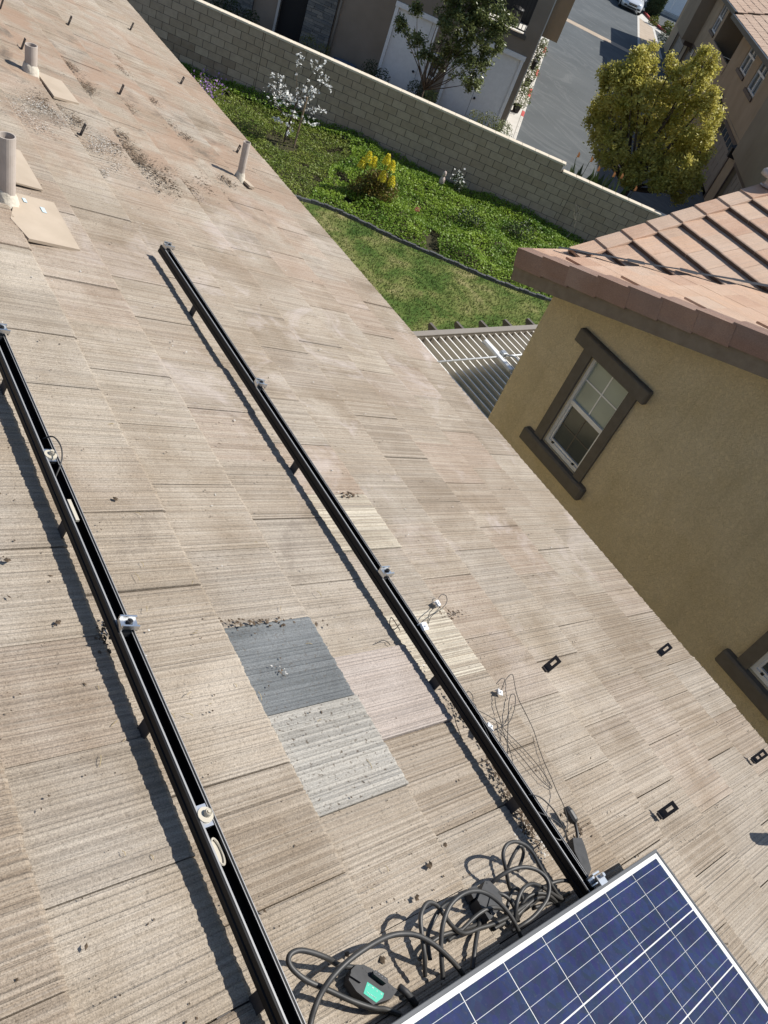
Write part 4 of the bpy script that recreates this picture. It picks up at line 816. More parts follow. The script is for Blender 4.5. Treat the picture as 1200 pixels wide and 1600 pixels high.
q = MB(); k = [(1.42, 4.13), (1.595, 4.109), (1.597, 3.726), (1.458, 3.705), (1.38, 3.71)]; n = 5
q.add([(a, b, .008 + (.003 if b < 3.8 else 0)) for a, b in k] + [(a, b, .016 + (.003 if b < 3.8 else 0)) for a, b in k], [(4, 3, 2, 1, 0), (5, 6, 7, 8, 9)] + [(i, (i + 1) % n, n + (i + 1) % n, n + i) for i in range(n)])
q.build('flashing_sheet', M['flashing'], None, ROOF, label='cream flashing sheet behind the tallest vent pipe', category='flashing')
# ================================================================ GARDEN
q = MB()
for k in range(len(EC) - 1):
    a, b = EC[k], EC[k + 1]; d = (b - a).normalized(); o = Vector((-d.y, d.x, 0)) * .055
    z = .075 + .012 * math.sin(k * 1.7)
    q.add([a - o, b - o, b + o, a + o, a - o * .7 + Vector((0, 0, z)), b - o * .7 + Vector((0, 0, z)), b + o * .7 + Vector((0, 0, z)), a + o * .7 + Vector((0, 0, z))], [(0, 1, 5, 4), (4, 5, 6, 7), (2, 3, 7, 6)])
q.build('lawn_edging', M['edging'], label='dark curved edging between lawn and planting bed', category='edging')
ECx = np.array([p.x for p in EC]); ECy = np.array([p.y for p in EC])
def edge_y(x): return np.interp(x, ECx, ECy)
# grass blades over the lawn
n = 60000; gx = rng.uniform(7.4, 15.8, n); gy = rng.uniform(6.0, 16.6, n); ok = (gy < edge_y(gx) - .06); gx, gy = gx[ok], gy[ok]; n = len(gx)
a = rng.uniform(0, 6.28, n); lean = rng.uniform(-.02, .02, (n, 2)); h = rng.uniform(.02, .055, n) ; wd = rng.uniform(.006, .012, n)
A = np.stack([np.stack([gx - np.cos(a) * wd, gy - np.sin(a) * wd, np.zeros(n)], 1), np.stack([gx + np.cos(a) * wd, gy + np.sin(a) * wd, np.zeros(n)], 1), np.stack([gx + lean[:, 0] + np.cos(a) * wd * .3, gy + lean[:, 1] + np.sin(a) * wd * .3, h], 1), np.stack([gx + lean[:, 0] - np.cos(a) * wd * .3, gy + lean[:, 1] - np.sin(a) * wd * .3, h], 1)], 1)
MB().quads(A).build('grass', M['grass'], kind='stuff', label='short grass blades of the lawn', category='grass')
# ground cover in the bed
def vnoise(x, y, f, seed=0):
    r = np.random.default_rng(seed); tab = r.uniform(0, 1, (64, 64)); X, Y = x * f, y * f; i, j = np.floor(X).astype(int), np.floor(Y).astype(int); u, v = X - i, Y - j; u = u * u * (3 - 2 * u); v = v * v * (3 - 2 * v)
    g_ = lambda p, q_: tab[p % 64, q_ % 64]
    return (g_(i, j) * (1 - u) + g_(i + 1, j) * u) * (1 - v) + (g_(i, j + 1) * (1 - u) + g_(i + 1, j + 1) * u) * v
def hgt(x, y): return .05 + .24 * vnoise(x, y, 1.3, 1) ** 1.5 + .16 * vnoise(x, y, 3.7, 2) * vnoise(x, y, 1.0, 9)
n = 260000; cx = rng.uniform(9.0, 20.5, n); cy = rng.uniform(9.5, 23.6, n); nn = (cx + cy) / R2; ss = (cx - cy) / R2
ok = (cy > edge_y(cx) + .04) & (nn < WN - .04) & (ss > -9.8) & (ss < 5.2); cx, cy, nn, ss = cx[ok], cy[ok], nn[ok], ss[ok]
soil = ((cx - 11.35) ** 2 + (cy - 18.6) ** 2 < .20) & (rng.uniform(size=len(cx)) < .9)
gap = vnoise(cx, cy, 2.3, 5) < .11
weedy = (ss < -3.9 + .9 * vnoise(cx, cy, 1.1, 3)) & (nn < 22.9)
drop = soil | gap | (rng.uniform(size=len(cx)) < .1)
cx, cy, weedy, nn = cx[~drop], cy[~drop], weedy[~drop], nn[~drop]
hz = hgt(cx, cy) * np.where(weedy, .75, 1) * np.clip((cy - edge_y(cx)) / .5, .35, 1); z = hz * rng.uniform(.25, 1, len(cx)) ** .5
P = np.stack([cx, cy, z], 1)
MB().quads(leaf_quads(P[~weedy], .060, .6, 2.0)).build('ground_cover', M['cover'], kind='stuff', label='dense bright green ground cover under the block wall', category='ground cover')
MB().quads(leaf_quads(P[weedy], .062, .36, 1.2)).build('weed', M['weed'], kind='stuff', label='sparser yellowish weeds at the left end of the planting bed', category='weeds')
# blossom tree
TB = Vector((11.48, 18.72, 0)); TN = (TB.x + TB.y) / R2
def near(px, py, jit=.25): return at_n(px, py, TN + random.uniform(-jit, jit))
bt = empty('blossom_tree', Matrix.Translation(TB), label='young tree covered in white blossom before the block wall', category='tree'); BI = bt.matrix_basis.inverted()
mid = at_n(459, 172, TN); q = MB(); q.tube([TB, at_n(448, 205, TN), mid], [.03, .026, .022], 7, smooth=4); q.build('trunk', M['bark'], bt, BI, True)
br = [[(459, 172), (464, 150), (463, 115), (466, 92)], [(459, 172), (473, 140), (490, 113), (502, 105)], [(462, 162), (490, 138), (505, 125), (512, 120)], [(459, 172), (445, 160), (432, 140), (422, 110)], [(455, 165), (440, 150), (437, 130), (436, 115)], [(450, 178), (436, 172), (428, 150), (424, 135)], [(465, 155), (485, 150), (505, 133), (515, 133)], [(460, 176), (480, 172), (500, 168), (512, 177)], [(456, 185), (475, 190), (485, 195), (492, 193)], [(452, 182), (442, 192), (438, 188), (428, 185)], [(455, 190), (452, 200), (451, 208), (448, 212)], [(452, 170), (430, 165), (420, 155), (418, 152)]]
pet = []
q = MB()
for L in br:
    off = random.uniform(-.4, .4); P = [at_n(x, y, TN + off * i / 3) for i, (x, y) in enumerate(L)]; C = catmull(P, 6); q.tube(C, list(np.linspace(.012, .004, len(C))), 5)
    dens = 1.0 if L[1][0] < 462 or len(pet) % 2 else .8
    for c in C[5:]:
        if random.random() < .34: pet.append(c)
q.build('branches', M['bark'], bt, BI, True)
for x, y, s in ((471, 88, 8), (467, 100, 3), (491, 95, 3), (492, 101, 3), (501, 105, 6), (504, 99, 3), (505, 120, 5), (500, 128, 4), (513, 134, 7), (491, 143, 8), (478, 140, 10), (487, 147, 8), (496, 146, 6), (428, 118, 6), (439, 122, 8), (440, 132, 8), (427, 135, 6), (441, 140, 10), (447, 146, 10), (451, 153, 10), (455, 158, 8), (462, 150, 12), (466, 160, 12), (473, 165, 8), (475, 155, 10), (456, 175, 10), (460, 178, 8), (445, 178, 6), (440, 177, 4), (433, 148, 8), (437, 157, 8), (445, 163, 6), (449, 194, 6), (451, 204, 6), (478, 187, 6), (484, 192, 8), (493, 193, 6), (495, 170, 5), (500, 174, 4), (507, 177, 3), (420, 140, 5)):
    for i in range(max(2, int(s * .6))): pet.append(near(x + random.gauss(0, 3.5), y + random.gauss(0, 3.5), .2))
P = np.array([list(p) for p in pet]); P = np.repeat(P, 5, 0) + rng.normal(0, .022, (len(P) * 5, 3))
MB().quads(leaf_quads(P, .052, .9, 1.0)).build('blossom', M['petal'], bt, BI)
sk = MB(); a, b = at_z(459, 231), at_n(480, 152, TN - .1); sk.tube([a, b], .028, 7); sk.build('wooden_stake', M['stake'], label='leaning wooden stake at the foot of the blossom tree', category='stake', group='wooden stakes')
a = at_z(432, 165); sk = MB(); sk.tube([a, Vector((a.x + .02, a.y - .03, 1.15))], .03, 7); sk.build('wooden_stake', M['bark'], label='upright dark stake behind the blossom branches', category='stake', group='wooden stakes')
# bronze shrub with yellow flower cones
EB = Vector((12.45, 15.75, 0)); eb = empty('flowering_shrub', Matrix.Translation(EB), label='bronze green shrub with seven yellow flower cones', category='shrub'); EI = eb.matrix_basis.inverted()
P = np.concatenate([ball_pts((EB.x + dx, EB.y + dy, dz), r, k, .35) for dx, dy, dz, r, k in ((0, 0, .35, .42, 900), (.30, -.10, .38, .38, 800), (-.25, .15, .3, .34, 600), (.1, .2, .5, .3, 500), (.25, .1, .6, .26, 400))]); P = P[P[:, 2] > .02]
MB().quads(leaf_quads(P, .07, .5, .4)).build('foliage', M['aeonium'], eb, EI)
for x, y in ((566, 256), (576, 246), (584, 254), (605, 250), (612, 261), (598, 276), (612, 284)):
    c = at_n(x, y, 19.95 + random.uniform(-.15, .1)); st = MB(); st.tube([(c.x, c.y, max(.3, c.z - .45)), (c.x, c.y, c.z - .05)], .012, 5); st.build('stem', M['aeonium'], eb, EI)
    k = 320; t_ = rng.uniform(0, 1, k); aa = rng.uniform(0, 6.28, k); r = .10 * (1 - t_ ** 1.6 * .75); P = np.stack([c.x + np.cos(aa) * r, c.y + np.sin(aa) * r, c.z - .10 + t_ * .25], 1)
    MB().quads(leaf_quads(P, .040, .85)).build('flower_cone', M['yellow'], eb, EI)
# lilac flowers
fl = empty('lilac_flowers', Matrix.Translation(at_z(322, 140)), label='lilac flowering plant at the left end of the bed', category='flowers'); FI = fl.matrix_basis.inverted()
P = []
for i in range(260): p = at_z(random.gauss(320, 14), random.gauss(135, 11) , .25); P.append((p.x, p.y, p.z + random.uniform(-.08, .06)))
MB().quads(leaf_quads(np.array(P), .055, .9)).build('petals', M['purple'], fl, FI, kind='stuff')
P = np.array(P) + rng.normal(0, .09, (260, 3)) - [0, 0, .12]; MB().quads(leaf_quads(np.repeat(P, 3, 0) + rng.normal(0, .06, (780, 3)), .06, .4)).build('leaves', M['weed'], fl, FI)
# dark low shrubs along the wall base and in the bed
def bush(name, base, lobes, n, size, mat, label, cat='shrub', group=None, asp=.5):
    e = empty(name, Matrix.Translation(base), label=label, category=cat, group=group); I = e.matrix_basis.inverted()
    P = np.concatenate([ball_pts((base.x + l[0], base.y + l[1], base.z + l[2]), l[3], int(n * l[3] ** 2 / sum(k[3] ** 2 for k in lobes)), .4) for l in lobes]); P = P[P[:, 2] > base.z + .01]
    MB().quads(leaf_quads(P, size, asp, .3)).build('foliage', M[mat], e, I)
    q = MB()
    for l in lobes: q.tube([base, base + Vector((l[0] * .5, l[1] * .5, l[2] * .7)), base + Vector((l[0], l[1], l[2]))], .015, 5)
    q.build('stem', M['bark'], e, I); return e
bush('shrub', at_z(392, 140), [(0, 0, .35, .3), (.1, -.1, .55, .2)], 500, .08, 'shrub_d', 'dark shrub against the wall left of the blossom tree')
bush('shrub', at_z(725, 355), [(0, 0, .25, .34), (.25, -.2, .2, .25)], 700, .06, 'shrub_d', 'dark green clump in the middle of the ground cover')
bush('shrub', at_z(810, 375), [(0, 0, .25, .36), (-.2, .2, .2, .25)], 700, .06, 'shrub_d', 'dark green clump near the tiled roof corner')
sb = bush('shrub', at_z(706, 305), [(0, 0, .45, .2), (.12, -.1, .3, .16)], 260, .07, 'shrub_d', 'small shrub with white flowers beside the figurine'); c = at_z(706, 305)
MB().quads(leaf_quads(np.array([[c.x, c.y, .5]]) + rng.normal(0, .13, (45, 3)), .06, .9)).build('white_flowers', M['petal'], sb, sb.matrix_basis.inverted(), kind='stuff')
rs = empty('flower_stem', Matrix.Translation(at_z(643, 352)), label='single coral flower on a stem near the edging', category='flower'); c = at_z(643, 352); I = rs.matrix_basis.inverted()
q = MB(); q.tube([c, c + Vector((0, 0, .42))], .006, 5); q.build('stem', M['cover'], rs, I); MB().quads(leaf_quads(np.array([[c.x, c.y, .44]]) + rng.normal(0, .03, (14, 3)), .06, .9)).build('petals', M['red_fl'], rs, I)
# figurine
c = at_z(685, 297); fg = empty('garden_figurine', Matrix.Translation(c), label='small pale garden figurine standing before the wall', category='figurine')
q = MB(); q.lathe([(0, 0), (.085, 0), (.08, .05), (.05, .12), (.075, .22), (.085, .30), (.06, .37), (.035, .40)], 12); q.build('body', M['ceramic'], fg, None, True)
q = MB(); q.lathe([(.02, .39), (.05, .42), (.055, .46), (.04, .50), (0, .52)], 12); q.build('head', M['ceramic'], fg, None, True)
q = MB(); q.lathe([(.055, .49), (.05, .515), (.03, .55), (0, .56)], 12); q.build('hat', M['ceramic'], fg, None, True)
# bare shrub by the wall
c = SN(3.0, 23.2, 0); q = MB()
def twig(p, d, L, r, lv):
    e = p + d * L; q.tube([p, p + d * L * .5 + Vector((random.gauss(0, .02), random.gauss(0, .02), 0)), e], [r, r * .8, r * .6], 5)
    if lv > 0:
        for i in range(3):
            nd = (d + Vector((random.gauss(0, .45), random.gauss(0, .45), random.uniform(0, .3)))).normalized(); twig(p + d * L * random.uniform(.5, 1), nd, L * .62, r * .6, lv - 1)
twig(c, Vector((.05, -.1, 1)).normalized(), .62, .014, 3); q.build('bare_shrub', M['twig_pale'], label='leafless pale shrub against the right part of the wall', category='shrub')
# ================================================================ PLANTS BEHIND THE WALL
for i, (s, n_, lab) in enumerate(((2.75, 24.6, 'leftmost clump of bird of paradise leaves behind the lower wall'), (3.35, 24.9, 'middle clump of bird of paradise leaves behind the lower wall'), (4.0, 24.7, 'rightmost clump of bird of paradise leaves behind the lower wall'))):
    b = SN(s, n_); e = empty('bird_of_paradise', Matrix.Translation(b), label=lab, category='plant', group='bird of paradise plants'); q = MB(); fq = MB()
    for k in range(26):
        a = random.uniform(0, 6.28); L = random.uniform(1.0, 1.75); o = random.uniform(.15, .5); w_ = random.uniform(.05, .09); d = Vector((math.cos(a), math.sin(a), 0)); sd = Vector((-d.y, d.x, 0))
        p = [Vector((0, 0, 0)) + d * .05, d * o * .45 + Vector((0, 0, L * .55)), d * o * .75 + Vector((0, 0, L * .8)), d * o + Vector((0, 0, L))]
        q.tube([p[0], p[1]], .012, 4)
        q.add([p[1] - sd * .01, p[1] + sd * .01, p[2] + sd * w_, p[2] - sd * w_, p[3]], [(0, 1, 2, 3), (3, 2, 4)])
    for k in range(2):
        a = random.uniform(0, 6.28); d = Vector((math.cos(a) * .35, math.sin(a) * .35, random.uniform(1.5, 1.85))); fq.add([d, d + Vector((.04, .03, .16)), d + Vector((.10, 0, .10)), d + Vector((.14, .02, -.01))], [(0, 1, 2), (0, 2, 3)]); q.tube([(0, 0, .2), d * .6, d], .008, 5)
    q.build('leaves', M['shrub_d'], e)
    fq.build('flower', M['orange'], e)
def tree(name, n0, lobes, nleaf, size, mat, label, base, r0, dj=.6, asp=.55, shell=.45, trunk='bark'):
    e = empty(name, Matrix.Translation(base), label=label, category='tree'); I = e.matrix_basis.inverted(); P = []; q = MB(); tot = sum(l[2] ** 2 for l in lobes)
    top = base + Vector((0, 0, .9)); q.tube([base, base + Vector((.03, .02, .5)), top], [r0, r0 * .8, r0 * .7], 8)
    for x, y, r in lobes:
        c = at_n(x, y, n0 + random.uniform(-dj, dj)); R_ = r * project(c)[2] / FPX
        q.tube([top, (top + c) / 2 + Vector((random.gauss(0, .1), random.gauss(0, .1), -.1)), c], [r0 * .55, r0 * .35, r0 * .12], 6, smooth=3)
        k = max(8, int(nleaf * r * r / tot / 60))
        for cc in ball_pts(c, R_ * .92, k, shell): P.append(np.asarray(cc) + np.random.default_rng(len(P)).normal(0, max(R_ * .11, .07), (60, 3)))
    P = np.concatenate(P); P = P[P[:, 2] > .3]
    q.build('trunk', M[trunk], e, I, True); MB().quads(leaf_quads(P, size, asp, 1.2)).build('crown', M[mat], e, I); return e
tree('round_tree', 27.0, [(972, 138, 38), (1003, 100, 24), (990, 118, 26), (958, 190, 34), (940, 170, 20), (950, 120, 16), (1012, 168, 42), (1075, 128, 32), (1103, 95, 18), (1112, 112, 12), (1085, 190, 40), (1108, 155, 18), (1035, 222, 42), (955, 235, 26), (930, 212, 14), (1065, 268, 34), (1092, 235, 22), (1005, 258, 28), (1062, 298, 18), (1080, 282, 20), (1035, 285, 22), (985, 275, 18), (1052, 100, 12), (1018, 82, 12), (1100, 215, 16), (925, 190, 10)], 62000, .095, 'tree_y', 'yellow green round headed tree beside the street', SN(4.6, 27.2), .11, .7, .55, .7)
tree('evergreen_tree', 27.6, [(722, 42, 34), (758, 32, 34), (692, 86, 22), (728, 106, 26), (766, 68, 26), (642, 62, 16), (627, 42, 12), (664, 78, 16), (788, 32, 20), (735, 8, 30), (700, 28, 22), (708, -25, 36), (752, -25, 36), (742, 130, 16), (652, 12, 9), (715, 72, 24), (760, 95, 16)], 17000, .112, 'tree_d', 'dark glossy evergreen tree before the townhouse', SN(-2.7, 28.0), .04, .6, .42)
bush('shrub', SN(-4.8, 29.7), [(0, 0, .35, .35), (.3, -.3, .3, .3)], 800, .06, 'shrub_d', 'dark shrub left of the single white door')
bush('shrub', SN(-3.1, 29.6), [(0, 0, .4, .35), (.3, -.3, .35, .33)], 900, .06, 'shrub_d', 'dark shrub between the two white doors')
bush('shrub', SN(-2.55, 29.3), [(0, 0, .45, .28)], 400, .08, 'shrub_v', 'light leaved shrub at the left edge of the wide white door')
bush('shrub', SN(-7.1, 29.6), [(0, 0, .35, .3), (.4, -.4, .3, .28)], 800, .05, 'shrub_y', 'olive shrub at the foot of the stone column')
bush('shrub', SN(-9.9, 29.5), [(0, 0, .4, .4), (-.5, .5, .4, .4), (.5, -.5, .3, .35)], 1400, .07, 'shrub_d', 'dark hedge by the townhouse entry')
bush('shrub', SN(-.35, 29.0), [(0, 0, .5, .42), (-.35, .35, .4, .35)], 1100, .05, 'shrub_y', 'olive shrub at the townhouse corner')
bush('shrub', SN(.15, 28.9), [(0, 0, .45, .4)], 900, .06, 'shrub_v', 'round variegated shrub at the corner of the pavement')
for s, n_, r, lab in ((.36, 33.4, .42, 'nearest potted shrub on the pavement beside the townhouse'), (.42, 38.0, .34, 'middle potted shrub on the pavement beside the townhouse'), (.45, 43.0, .34, 'farthest potted shrub on the pavement beside the townhouse')):
    e = bush('potted_shrub', SN(s, n_, .11), [(0, 0, .55, r), (.0, 0, .9, r * .7)], 700, .08, 'shrub_v', lab, 'shrub', 'potted shrubs on the pavement'); q = MB(); q.lathe([(.12, 0), (.17, .28), (.15, .28), (.14, .24), (0, .24)], 12); q.build('pot', M['black_iron'], e)
# ================================================================ TOWNHOUSE LEFT OF THE STREET
FN = 30.3
th = empty('townhouse', sn_mat(0, FN), label='brown stucco townhouse with white utility doors behind the block wall', category='townhouse')
holes = [(-8.5, -7.57, 0, 2.6), (-4.58, -3.24, 0, 2.32), (-2.28, -.16, 0, 2.36), (-2.1, -.38, 3.05, 5.2), (-12.4, -11.3, .9, 2.2)]
q = MB(); panel_holes(q, -16, .13, 0, 7.0, holes, .16); q.add([(.13, 0, 0), (.13, 18, 0), (.13, 18, 3.75), (.13, 0, 3.75)], [(0, 1, 2, 3)]); q.add([(.13, 2.0, 3.75), (.13, 18, 3.75), (.13, 18, 7), (.13, 2.0, 7)], [(0, 1, 2, 3)]); q.add([(.13, 0, 5.4), (.13, 2.0, 5.4), (.13, 2.0, 7), (.13, 0, 7)], [(0, 1, 2, 3)]); q.add([(.13, 0, 3.75), (.13, .2, 3.75), (.13, .2, 5.4), (.13, 0, 5.4)], [(0, 1, 2, 3)]); q.add([(-16, 0, 7), (.13, 0, 7), (.13, 18, 7), (-16, 18, 7)], [(0, 1, 2, 3)]); q.build('wall', M['stucco_b'], th)
q = MB(); q.b2((.135, 4.0, 2.6), (.80, 12, 7.0)); q.build('bay', M['stucco_o'], th)
q = MB(); q.b2((.131, -.004, 0), (.165, .05, 6.9)); q.build('corner_sun_strip', M['concrete'], th)  # pale strip painted for the sunlit edge of the side wall
q = MB(); q.b2((-8.5, .15, 0), (-7.57, .19, 2.6)); q.build('entry_recess_shade', M['dark_void'], th)  # black sheet painted for the shade inside the entry recess
q = MB(); q.b2((-8.58, -.03, 0), (-8.5, .1, 2.65)); q.build('door_frame', M['concrete'], th)
q = MB(); q.b2((-12.4, .1, .9), (-11.3, .14, 2.2)); q.build('window', M['glass_far'], th)
def udoor(a, b, zt_, seam, knob):
    D = MB(); D.b2((a, .06, 0), (seam - .006, .10, zt_)); d1 = D.build('door', M['door_w'], th)
    D = MB(); D.b2((seam + .006, .06, 0), (b, .10, zt_)); d2 = D.build('door', M['door_w'], th)
    D = MB(); D.b2((seam - .006, .09, 0), (seam + .006, .095, zt_)); D.build('door_seam', M['black_iron'], th)
    k = MB(); k.lathe([(0, .07), (.035, .07), (.045, .05), (.02, .03), (.02, 0)], 12, (knob[0], .06, knob[1]), 0, Matrix.Rotation(RAD(90), 4, 'X')); k.build('door_knob', M['black_iron'], d1 if knob[0] < seam else d2, None, True)
    D = MB(); D.b2((a - .11, -.03, 0), (a, .055, zt_)); D.build('door_trim', M['door_w'], th)
    D = MB(); D.b2((b, -.03, 0), (b + .11, .055, zt_)); D.build('door_trim', M['door_w'], th)
    D = MB(); D.b2((a - .13, -.05, zt_ + .001), (b + .13, .054, zt_ + .15)); D.build('door_head', M['door_w'], th)
udoor(-4.58, -3.24, 2.32, -3.36, (-3.48, .70)); udoor(-2.28, -.16, 2.36, -1.26, (-1.17, .72))
mc = MB(); mc.b2((-3.03, -.06, .72), (-2.97, .02, 1.5)); mc.b2((-2.72, -.06, .72), (-2.66, .02, 1.5)); mc.b2((-2.97, -.06, .72), (-2.72, .02, .80)); mc.b2((-2.97, -.06, 1.42), (-2.72, .02, 1.5)); mo = mc.build('meter_cabinet', M['door_w'], th)
q = MB(); q.b2((-2.97, -.01, .80), (-2.72, .01, 1.42)); q.build('cabinet_window', M['glass_far'], mo); q = MB(); q.lathe([(0, .03), (.06, .03), (.07, 0)], 12, (-2.84, -.012, 1.0), 0, Matrix.Rotation(RAD(90), 4, 'X')); q.build('meter', M['galv'], mo)
# balcony
q = MB(); q.b2((-2.1, .16, 3.0), (-.38, 1.9, 3.06)); q.build('balcony_floor', M['deck'], th); q = MB(); q.b2((-2.15, 1.9, 3.0), (-.33, 1.95, 5.3)); q.build('balcony_back', M['interior'], th)
ry = MB(); ry.b2((-2.1, .05, 3.12), (-.38, .08, 3.16)); ry.b2((-2.1, .05, 4.08), (-.38, .08, 4.13)); rl = ry.build('railing', M['black_iron'], th)
x = -2.05
while x < -.4:
    q = MB(); q.b2((x, .055, 3.161), (x + .022, .075, 4.079)); q.build('baluster', M['black_iron'], rl); x += .115
q = MB(); q.lathe([(.0, .55), (.2, .5), (.24, .45), (.22, .42), (.22, 0), (0, 0)], 12, (-.9, 1.0, 3.06)); q.build('balcony_table', M['black_iron'], th, None, True)
q = MB(); q.b2((-2.2, -.03, 2.93), (-.30, .02, 3.05)); q.build('balcony_sill', M['trim'], th)
# ledge stone columns
for s0, s1 in ((-7.56, -6.58), (-10.4, -9.4)):
    q = MB(); q.b2((s0, -.06, 0), (s1, .01, 3.2)); sc = q.build('stone_column', M['mortar'], th); z = 0
    while z < 2.4:
        h_ = random.uniform(.06, .12); x = s0
        while x < s1 - .02:
            w_ = min(random.uniform(.18, .42), s1 - x)
            if s1 - x - w_ < .08: w_ = s1 - x
            b_ = MB(); b_.b2((x + .004, -.085 - random.uniform(0, .035), z + .004), (x + w_ - .004, -.055, z + h_ - .004)); b_.build('stone', M['stone'], sc); x += w_
        z += h_
q = MB(); q.tube([(-6.48, -.05, 0), (-6.48, -.05, 6.8)], .045, 8); q.build('downspout', M['stucco_g'], th, None, True)
for k, (n_, z) in enumerate(((35.6, 1.35), (44.0, 1.7))):
    wl_ = empty('wall_lantern', sn_mat(.14, n_, z), label=('nearer' if k == 0 else 'farther') + ' black lantern on the side wall of the townhouse', category='lantern', group='wall lanterns')
    q = MB(); q.tube([(0, 0, .25), (.12, 0, .32), (.2, 0, .25)], .018, 6); q.build('bracket', M['black_iron'], wl_); q = MB(); q.lathe([(.02, .25), (.15, .2), (.09, .18), (.07, -.12), (.0, -.13)], 8, (.2, 0, 0)); q.build('lamp_body', M['black_iron'], wl_)
q = MB(); q.lathe([(.50, 0), (.52, .10), (.46, .17), (.30, .20), (0, .22)], 20, (0, 0, 0), 0, Matrix.Diagonal((1, .6, 1, 1)).to_3x3().to_4x4()); q.build('plastic_lid', M['blue_plastic'], None, sn_mat(-5.75, 29.75, .05), True, label='low dull blue plastic lid on the ground by the townhouse', category='lid')
# ================================================================ TAN ROW HOUSES RIGHT OF THE STREET
rh = empty('row_house', sn_mat(8.5, 45), label='tan stucco row houses with garages on the right of the street', category='row house')
def RH(n, z, s=0.0): return (s, n - 45, z)           # local x = s - 8.5, y = n - 45
def face(mb, n0, n1, z0, z1, s=0.0, holes=(), depth=.18):
    k = len(mb.v); t_ = MB(); panel_holes(t_, n0 - 45, n1 - 45, z0, z1, [(a - 45, b - 45, c, d) for a, b, c, d in holes], depth, y=0)
    mb.add([(s + y, x, z) for x, y, z in t_.v], t_.f)
gar = [(28.9, 32.2, 0, 2.06), (33.7, 38.3, 0, 2.0), (53.0, 56.0, 0, 2.0), (57.6, 62.5, 0, 1.95)]
up = [(29.6, 31.6, 3.4, 4.8), (35.4, 37.2, 3.42, 4.78), (38.5, 40.4, 3.55, 4.8), (49.9, 51.7, 3.35, 4.65), (60.0, 61.4, 2.85, 4.2), (62.3, 63.6, 2.85, 4.2)]
q = MB(); face(q, 22, 42.9, 0, 5.0, 0, gar[:2] + up[:3]); face(q, 42.9, 49.2, 0, 2.75); face(q, 49.2, 66, 0, 5.0, 0, gar[2:] + up[3:]); q.build('wall', M['stucco_t'], rh)
q = MB(); q.add([RH(42.9, 2.75), RH(42.9, 5.0), RH(42.9, 5.0, 3), RH(42.9, 2.75, 3)], [(0, 1, 2, 3)]); q.add([RH(49.2, 2.75), RH(49.2, 2.75, 3), RH(49.2, 5, 3), RH(49.2, 5)], [(0, 1, 2, 3)]); q.add([RH(42.9, 2.75, 3), RH(49.2, 2.75, 3), RH(49.2, 5, 3), RH(42.9, 5, 3)], [(0, 1, 2, 3)]); q.build('recess_wall', M['stucco_t_shaded'], rh)
q = MB(); q.b2(RH(42.9, 2.70, .02), RH(49.2, 2.74, 2.99)); q.build('deck', M['brown_paint'], rh); q = MB(); q.b2(RH(42.9, 2.76, -.03), RH(49.2, 3.2, .06)); q.build('deck_parapet', M['stucco_t'], rh)
q = MB(); q.b2(RH(54.6, 2.1, -.75), RH(59.2, 5.0, -.005)); q.build('bay', M['stucco_t_shaded'], rh); q = MB(); q.b2(RH(54.8, 1.85, -.5), RH(59.0, 2.099, -.01)); q.build('bay_bracket', M['brown_paint'], rh)
q = MB(); q.b2(RH(25.0, 2.35, -.75), RH(30.6, 5.0, -.005)); q.build('bay', M['stucco_t_shaded'], rh); q = MB(); q.b2(RH(25.2, 2.1, -.55), RH(30.4, 2.349, -.01)); q.build('bay_bracket', M['brown_paint'], rh)
q = MB(); q.b2(RH(31.25, 2.22, -.03), RH(42.9, 2.28, .0)); q.build('belt_course', M['stucco_t'], rh)
for a, b, c, d in gar:
    D = MB(); D.b2(RH(a, c, .16), RH(b, d, .20)); go_ = D.build('garage_door', M['door_g'], rh)
    for r_ in range(4):
        zz0 = d - .48 * (r_ + 1)
        if zz0 < 0.02: break
        nc = 6; wd_ = (b - a) / nc
        for k in range(nc):
            D = MB(); D.b2(RH(a + k * wd_ + .08, zz0 + .07, .150), RH(a + (k + 1) * wd_ - .08, zz0 + .42, .159)); D.build('panel', M['glass_far'] if r_ == 0 else M['door_g'], go_)
    D = MB(); D.b2(RH(a - .12, 0, -.03), RH(a, d, .03)); D.b2(RH(b, 0, -.03), RH(b + .12, d, .03)); D.b2(RH(a - .12, d, -.03), RH(b + .12, d + .14, .03)); D.build('garage_frame', M['brown_paint'], rh)
for a, b, c, d in up:
    W_ = MB(); fw = .06; mdl = (a + b) / 2
    for lo, hi in ((RH(a, c, .04), RH(a + fw, d, .12)), (RH(b - fw, c, .04), RH(b, d, .12)), (RH(a + fw, d - fw, .04), RH(b - fw, d, .12)), (RH(a + fw, c, .04), RH(b - fw, c + fw, .12)), (RH(mdl - .05, c + fw, .04), RH(mdl + .05, d - fw, .12)), (RH(a + fw, (c + d) / 2 - .04, .045), RH(mdl - .05, (c + d) / 2 + .04, .12)), (RH(mdl + .05, (c + d) / 2 - .04, .045), RH(b - fw, (c + d) / 2 + .04, .12))): W_.b2(lo, hi)
    wo = W_.build('window', M['vinyl'], rh); p = MB(); p.b2(RH(a + fw, c + fw, .10), RH(mdl - .05, d - fw, .115)); p.build('pane', M['glass_far'], wo); p = MB(); p.b2(RH(mdl + .05, c + fw, .10), RH(b - fw, d - fw, .115)); p.build('pane', M['glass_far'], wo)
    p = MB(); p.b2(RH(a - .1, c - .14, -.06), RH(b + .1, c - .005, .03)); p.build('window_sill', M['brown_paint'], rh)
